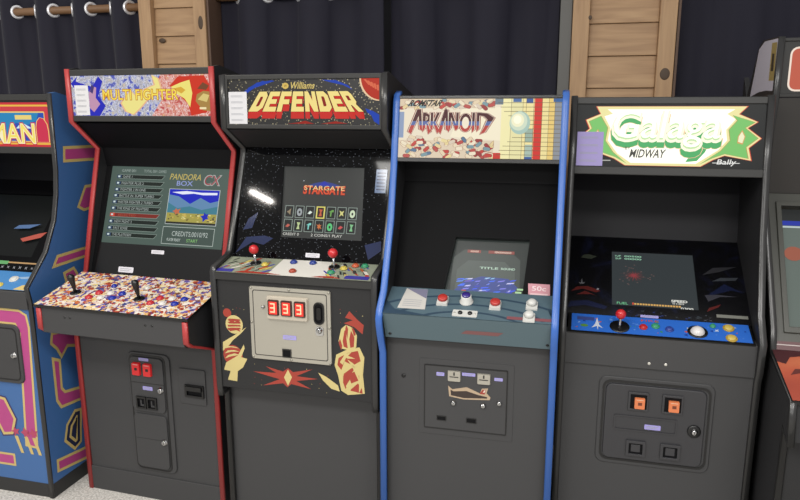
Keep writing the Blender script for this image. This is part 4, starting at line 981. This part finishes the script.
# ================================================================== cabinet cut by the frame, red sloping panel
def build_red():
    c = Cab('arcade_cabinet', 'tall black arcade cabinet with white side art and red sloping control panel', (.648, 2.40), 0, .63)
    W = c.W; R = c.root; G = glow
    line = [(-.21, 0), (-.21, .735), (-.268, .706), (-.247, .836), (.012, .900), (.035, .975), (.335, 1.395), (.335, 1.60), (.316, 1.728), (.318, 1.934)]
    white = ink('d6d2e0', .5)
    def art(b, i):
        P = SidePlane(0 if i == 0 else W, -1 if i == 0 else 1)
        b.flat(P, [(.323, 1.929), (.508, 1.934), (.585, 1.912), (.660, 1.735), (.52, 1.752), (.42, 1.755), (.328, 1.752)], white, .0006)
        b.flat(P, [(.400, 1.920), (.330, 1.917), (.326, 1.787), (.395, 1.789)], ink('b09a5c', .5), .0009); b.flat(P, [(.380, 1.882), (.352, 1.880), (.345, 1.82), (.380, 1.822)], ink('3a3226', .5), .0012)
    c.sides(line, .80, (.50, 1.936), black_trim, side_black_shaded, width=T+.002, th=.006, extra=art, top=[(0.530, 1.940), (0.590, 1.919), (0.725, 1.732)])
    c.panel('front_panel', [(-.205, 0), (-.205, .745), (-.18, .745), (-.18, 0)], panel_black)
    c.panel('control_apron', [(-.261, .711), (-.242, .833), (-.18, .835), (-.20, .74)], panel_black, bevel=.002)
    c.panel('back_panel', [(.75, 0), (.75, 1.6), (.78, 1.6), (.78, 0)], matte_black)
    c.panel('top_panel', [(.335, 1.914), (.335, 1.930), (.51, 1.920), (.51, 1.902)], matte_black)
    P = Plane((-.250, .838), (.012, .906)); L = P.len
    redp = art_mat('red_panel_print', 3.2, [(0, '5a242c'), (.3, '9a4438'), (.45, 'bc5a42'), (.6, 'd07a54'), (.85, 'e09a6a')], detail=2, dist=.6, rough=.35)
    b = c.mb(); b.slab(P, quad(.002, -.004, W-.002, L), plastic_black, -.01, .004); b.flat(P, quad(.006, .0, W-.006, L-.002), redp, .0045); b.flat(P, [(.006, L-.002), (.006, .20), (.03, .19), (.05, .23), (.12, .25), (.11, L-.002)], ink('4a2428'), .0048); b.flat(P, [(.03, .13), (.075, .15), (.10, .17), (.05, .165)], ink('6a3430'), .005); b.build('control_panel', R, label='red and orange printed control panel')
    Pt = Plane(P(0, 0, .005)[1:], P(0, L, .005)[1:])
    c.button(Pt, .105, .150, plastic_white, .018, ring=mat('ring_gold', 'b99a3c', .3)); c.joystick(Pt, .25, .15, mat('ball_red', 'd02a30', .22), .07)
    a, d = (.012, .909), (.338, 1.392)
    P = Plane(a, d); L = P.len
    frame = mat('monitor_frame_grey', '45463f', .42)
    b = c.mb(); b.slab(P, quad(T, 0, W-T, L), matte_black, -.06, -.045); b.build('monitor_board', R)
    b = c.mb(); b.ring(P, quad(T, 0, W-T, L), quad(.06, .08, W-.06, L-.05), frame, -.045, 0); b.ring(P, quad(.045, .06, W-.045, L-.035), quad(.062, .082, W-.062, L-.052), frame, 0, .008); b.build('bezel', R, .002)
    b = c.mb(); b.slab(P, quad(T, .0, W-T, .030), ink('5a2c30'), .001, .004); b.slab(P, quad(T, .016, W-T, .019), ink('c8bcb8'), .001, .005); b.build('bezel_strip', R)
    b = c.mb(); b.slab(P, quad(.058, .078, W-.058, L-.048), mat('tube_face_pale', '3c4440', .15, emit='4c5550', es=1), -.044, -.03)
    S = Norm(P, .06, .08, W-.06, L-.05)
    b.flat(S, quad(0, .86, 1, .90), G('2c3aa0'), -.028); b.flat(S, quad(0, .84, 1, .855), G('b8c4c4'), -.0278); b.flat(S, quad(0, .90, 1, 1), G('2a2c2c'), -.0279); b.flat(S, circ(.08, .62, .06, 14, .06), G('9a5a48'), -.028); b.flat(S, circ(.45, .4, .1, 14, .1), G('8a5a48'), -.028)
    b.build('monitor_screen', R)
    c.slab_between('hood_panel', (.343, 1.39), (.324, 1.728), .015, mat('hood_brown', '2a2622', .5))
    P = Plane((.324, 1.730), (.325, 1.930)); L = P.len
    for q0, q1 in ((0, .012), (L-.012, L)):
        b = c.mb(); b.slab(P, quad(T, q0, W-T, q1), retainer, -.01, .006); b.build('marquee_retainer', R, .0025)
    b = c.mb(); b.slab(P, quad(T, .005, W-T, L-.005), retainer, -.02, 0)
    b.flat(P, rrect(.043, .02, W-.043, L-.03, .025), G('f2e0d0'), .0006); b.flat(P, rrect(.049, .026, W-.049, L-.036, .02), G('c0604c'), .0010); b.build('marquee', R, label='lit red sign with a cream outline')
    return c

for f in (build_fighter, build_defender, build_bricks, build_galaga, build_blue, build_red): f()

# ================================================================== the room
wood = mat('pine_boards', 'a87f55', .6)
def _wood():
    nt, b, N, L = nodes(wood)
    n = N.new('ShaderNodeTexNoise'); n.inputs['Scale'].default_value = 3; n.inputs['Detail'].default_value = 5; n.inputs['Distortion'].default_value = .6
    n2 = N.new('ShaderNodeTexVoronoi'); n2.inputs['Scale'].default_value = 3.1
    t = N.new('ShaderNodeTexCoord'); mp = N.new('ShaderNodeMapping'); mp.inputs['Scale'].default_value = WS
    L.new(t.outputs['Object'], mp.inputs['Vector']); L.new(mp.outputs['Vector'], n.inputs['Vector'])
    r = ramp(nt, [(.2, '957557'), (.5, 'ab8a67'), (.8, 'b99873')]); L.new(n.outputs['Fac'], r.inputs['Fac'])
    mp2 = N.new('ShaderNodeMapping'); mp2.inputs['Scale'].default_value = (1, 1, .75); L.new(t.outputs['Object'], mp2.inputs['Vector']); L.new(mp2.outputs['Vector'], n2.inputs['Vector'])
    k = ramp(nt, [(.05, '4a3322'), (.11, 'ffffff')]); L.new(n2.outputs['Distance'], k.inputs['Fac'])
    mx = N.new('ShaderNodeMixRGB'); mx.blend_type = 'MULTIPLY'; mx.inputs['Fac'].default_value = 1
    L.new(r.outputs['Color'], mx.inputs['Color1']); L.new(k.outputs['Color'], mx.inputs['Color2']); L.new(mx.outputs['Color'], b.inputs['Base Color'])
WS = (1.2, 1.2, 14); _wood()
wood_h = wood
MATS.pop('pine_boards'); wood = mat('pine_boards', 'a87f55', .6); WS = (14, 14, 1.2); _wood(); wood_v = wood

# floor: pale speckled
fl = mat('speckled_floor', 'c8c5c0', .7)
nt, b_, N_, L_ = nodes(fl)
n = N_.new('ShaderNodeTexNoise'); n.inputs['Scale'].default_value = 120; n.inputs['Detail'].default_value = 3; L_.new(coords(nt), n.inputs['Vector'])
r = ramp(nt, [(.3, '8a8782'), (.5, 'b4b1ac'), (.7, 'd0cdc8')]); L_.new(n.outputs['Fac'], r.inputs['Fac']); L_.new(r.outputs['Color'], b_.inputs['Base Color'])
WY = 3.58
b = MB(); b.box((-5.5, -3.5, -.05), (4, WY+.12, 0), fl); struct(b.build('floor'))
b = MB(); b.box((-5.5, WY, 0), (4, WY+.12, 3.0), mat('wall_dark', '3a3a40', .8)); struct(b.build('wall_back'))

def pillar(name, x0, x1, pw_l, pw_r, knots=()):
    # timber wall section between two windows: two posts with lapped boards between
    o = bpy.data.objects.new(name, None); C.objects.link(o); o.location = ((x0+x1)/2, 3.35, 0); struct(o)
    cx = (x0+x1)/2
    for a, c_ in ((x0, x0+pw_l), (x1-pw_r, x1)):
        b = MB(); b.box((a-cx, 0, 0), (c_-cx, WY-3.35, 3.0), wood_v); b.build('post', o, .004)
    z = 0.0; i = 0; z0 = 1.782-.142*13
    while z0 < 2.98:
        za, zb = max(0, z0), min(3.0, z0+.142)
        if zb > za+.01:
            b = MB(); b.prism([(.030, za), (.042, zb), (.060, zb), (.060, za)], x0+pw_l-cx, x1-pw_r-cx, wood_h); b.build('board', o, .003)
        z0 += .142
    b = MB(); b.box((x0+pw_l-cx, .06, 0), (x1-pw_r-cx, WY-3.35, 3.0), wood_h); b.build('backing', o)
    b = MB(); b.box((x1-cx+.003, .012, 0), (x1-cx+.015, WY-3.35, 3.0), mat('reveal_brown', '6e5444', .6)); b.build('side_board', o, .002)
    kn = mat('knot_brown', '5a4634', .6)
    for kx, kz, rx, rz, yk in knots:
        b = MB(); P = Plane((yk, 0), (yk, 1)); b.lathe(P, 0, 0, [(1, 0), (.9, .0006), (.3, .0008), (.0004, .0008)], kn, 18)
        b.V = [(kx-cx+x*rx, y, kz+z*rz) for x, y, z in [(v[0], v[1], v[2]) for v in b.V]]; b.build('knot', o)
    return o
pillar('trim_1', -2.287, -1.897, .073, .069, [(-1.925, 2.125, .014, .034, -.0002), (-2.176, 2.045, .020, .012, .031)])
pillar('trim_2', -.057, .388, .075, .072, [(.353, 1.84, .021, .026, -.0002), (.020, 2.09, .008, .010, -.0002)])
b = MB(); b.box((-.113, 3.372, 0), (-.059, WY, 3.0), mat('trim_grey', '6e6d69', .5)); struct(b.build('trim_3', None, .003))

# curtains
cloth = mat('navy_curtain', '232230', .75, spec=.3, f=.85)
nt, b_, N_, L_ = nodes(cloth)
b_.inputs['Sheen Weight'].default_value = .12; b_.inputs['Sheen Roughness'].default_value = .4
ring_m = mat('grommet_metal', 'f0f0f4', .25, metal=.6, f=1)
rod_m = wood_h
def rod(name, label, x0, x1, z, y=3.46):
    o = MB(); P = lambda u, q, h: (u, y+q, z+h)
    nseg = 16; r = .021
    base = o.verts([(x, y+r*math.cos(2*math.pi*i/nseg), z+r*math.sin(2*math.pi*i/nseg)) for x in (x0, x1) for i in range(nseg)])
    for i in range(nseg):
        j = (i+1) % nseg; o.face([base+j, base+i, base+nseg+i, base+nseg+j], mat('rod_wood', '9a7350', .5), True)
    o.face([base+i for i in range(nseg)], MATS['rod_wood']); o.face([base+nseg+i for i in range(nseg)][::-1], MATS['rod_wood'])
    ob = o.build(name); ob['label'] = label; ob['category'] = 'curtain rod'; ob['group'] = 'curtain rods on the back wall'
def curtain(label, x0, x1, ztop, zrod, lam, phase, seed, y=3.46, zbot=.06, duty=.0, grommets=True, amp=.036):
    g = random.Random(seed); root = thing('curtain', label, 'curtain', ((x0+x1)/2, y, 0), 0, 'dark curtains on the back wall')
    cx = (x0+x1)/2
    nx = max(40, int((x1-x0)/.006)); zs = [zbot+(ztop-zbot)*k/46 for k in range(47)]
    if grommets: zs = sorted(zs+[zrod-.03, zrod-.02, zrod-.01, zrod+.01, zrod+.02, zrod+.03, zrod])
    ph = [g.uniform(0, 6.28) for _ in range(6)]
    def yy(x, z):
        t = 2*math.pi*(x-x0)/lam+phase
        hang = max(0, min(1, (ztop-.12-z)/1.0))
        f = math.sin(t+hang*(.7*math.sin(x*3.1+ph[0])))
        f = math.copysign(abs(f)**.8, f)
        return amp*f*(1-.25*hang)+hang*(.016*math.sin(x*23+ph[1]+.6*math.sin(z*2+ph[3]))+.008*math.sin(x*61+ph[2]+z*.8))
    b = MB(); idx = []
    for z in zs:
        idx.append(b.verts([(x0-cx+(x1-x0)*i/nx, yy(x0+(x1-x0)*i/nx, z), z) for i in range(nx+1)]))
    cross = []
    k0 = math.ceil(phase/math.pi)
    k = k0
    while True:
        x = x0+(k*math.pi-phase)*lam/(2*math.pi)
        if x > x1: break
        if x > x0+.01: cross.append(x)
        k += 1
    for r_ in range(len(zs)-1):
        for i in range(nx):
            if grommets:
                xm = x0+(x1-x0)*(i+.5)/nx; zm = (zs[r_]+zs[r_+1])/2
                if any(abs(xm-c_) < .016 and abs(zm-zrod) < .028 for c_ in cross): continue
            b.face([idx[r_]+i, idx[r_]+i+1, idx[r_+1]+i+1, idx[r_+1]+i], cloth, True)
    o = b.build('curtain_panel', root)
    m = o.modifiers.new('thickness', 'SOLIDIFY'); m.thickness = .003
    if grommets:
        for c_ in cross:
            d = (yy(c_+.004, zrod)-yy(c_-.004, zrod))/.008
            tx = Vector((1, d, 0)).normalized(); tz = Vector((0, 0, 1)); nn = tx.cross(tz)
            q = MB(); n1, n2 = 22, 8; R0, r0 = .031, .0085
            pts = []
            for i in range(n1):
                t = 2*math.pi*i/n1
                for j in range(n2):
                    s = 2*math.pi*j/n2; rr = R0+r0*math.cos(s)
                    p = Vector((c_-cx, yy(c_, zrod), zrod))+tx*(rr*math.cos(t))+tz*(rr*math.sin(t))+nn*(r0*.7*math.sin(s)); pts.append(tuple(p))
            n0 = q.verts(pts)
            for i in range(n1):
                for j in range(n2):
                    q.face([n0+i*n2+j, n0+((i+1) % n1)*n2+j, n0+((i+1) % n1)*n2+(j+1) % n2, n0+i*n2+(j+1) % n2], ring_m, True)
            q.build('grommet', root)
    return root
ZR1, ZR2 = 2.230, 2.262
rod('curtain_rod', 'wooden curtain rod threaded through the grommets of the leftmost curtain', -4.6, -2.284, ZR1)
rod('curtain_rod', 'wooden curtain rod above the cabinet with the silver coin door', -1.90, -.112, ZR2)
curtain('navy grommet curtain hanging behind the bright blue cabinet', -3.60, -2.30, 2.335, ZR1, .245, .9, 1)
curtain('navy curtain hanging behind the silver coin door cabinet', -1.88, -.965, 2.365, ZR2, .34, 1.0, 2)
curtain('navy curtain hanging behind the blue-trimmed cabinet', -.945, -.118, 2.365, ZR2, .36, 2.2, 3, grommets=True)
curtain('plain dark curtain at the right behind the white side art', .40, 1.75, 2.46, 2.40, .40, .8, 4, grommets=False, amp=.026)

# ================================================================== camera
cam = bpy.data.cameras.new('camera'); co = bpy.data.objects.new('camera', cam); C.objects.link(co)
f = 689.18; p = math.radians(11.7629); r = math.radians(-.0624); A = math.radians(14.4375)
fw = Vector((-math.sin(A), math.cos(A), 0)); rt = Vector((math.cos(A), math.sin(A), 0)); Z = Vector((0, 0, 1))
F = fw*math.cos(p)-Z*math.sin(p); U0 = fw*math.sin(p)+Z*math.cos(p)
Rv = rt*math.cos(r)+U0*math.sin(r); U = -rt*math.sin(r)+U0*math.cos(r)
M = Matrix(((Rv.x, U.x, -F.x, 0), (Rv.y, U.y, -F.y, 0), (Rv.z, U.z, -F.z, H), (0, 0, 0, 1)))
co.matrix_world = M; cam.sensor_width = 36; cam.sensor_fit = 'HORIZONTAL'; cam.lens = f/800*36; cam.clip_start = .05
bpy.context.scene.camera = co

# ================================================================== light
w = bpy.data.worlds.new('room_light'); bpy.context.scene.world = w; w.use_nodes = True
bg = w.node_tree.nodes['Background']; bg.inputs['Color'].default_value = (*lin('f2f0ee'), 1); bg.inputs['Strength'].default_value = .75
def area(name, loc, size, power, col, rot=(0, 0, 0)):
    l = bpy.data.lights.new(name, 'AREA'); l.shape = 'RECTANGLE'; l.size, l.size_y = size; l.energy = power; l.color = col
    o = bpy.data.objects.new(name, l); C.objects.link(o); o.location = loc; o.rotation_euler = rot
area('ceiling_lamp', (-2.615, .145, 2.9), (.21, .05), 14, (1, .95, .88), (0, 0, math.radians(-52)))
area('ceiling_panel', (-.9, .3, 2.95), (1.2, .6), 62, (1, .98, .94))
area('ceiling_panel', (1.0, .2, 2.95), (1.2, .6), 52, (1, .98, .95))
area('ceiling_panel', (-2.4, 1.4, 2.95), (1.2, .4), 30, (1, .94, .84))
area('ceiling_panel', (-2.0, -2.2, 2.95), (1.2, .6), 90, (1, .98, .95))
area('ceiling_panel', (.8, -2.4, 2.95), (1.2, .6), 90, (1, .98, .95))

vs = bpy.context.scene.view_settings
vs.view_transform = 'Standard'; vs.look = 'None'; vs.exposure = 0.0; vs.gamma = 1.0; vs.use_curve_mapping = False
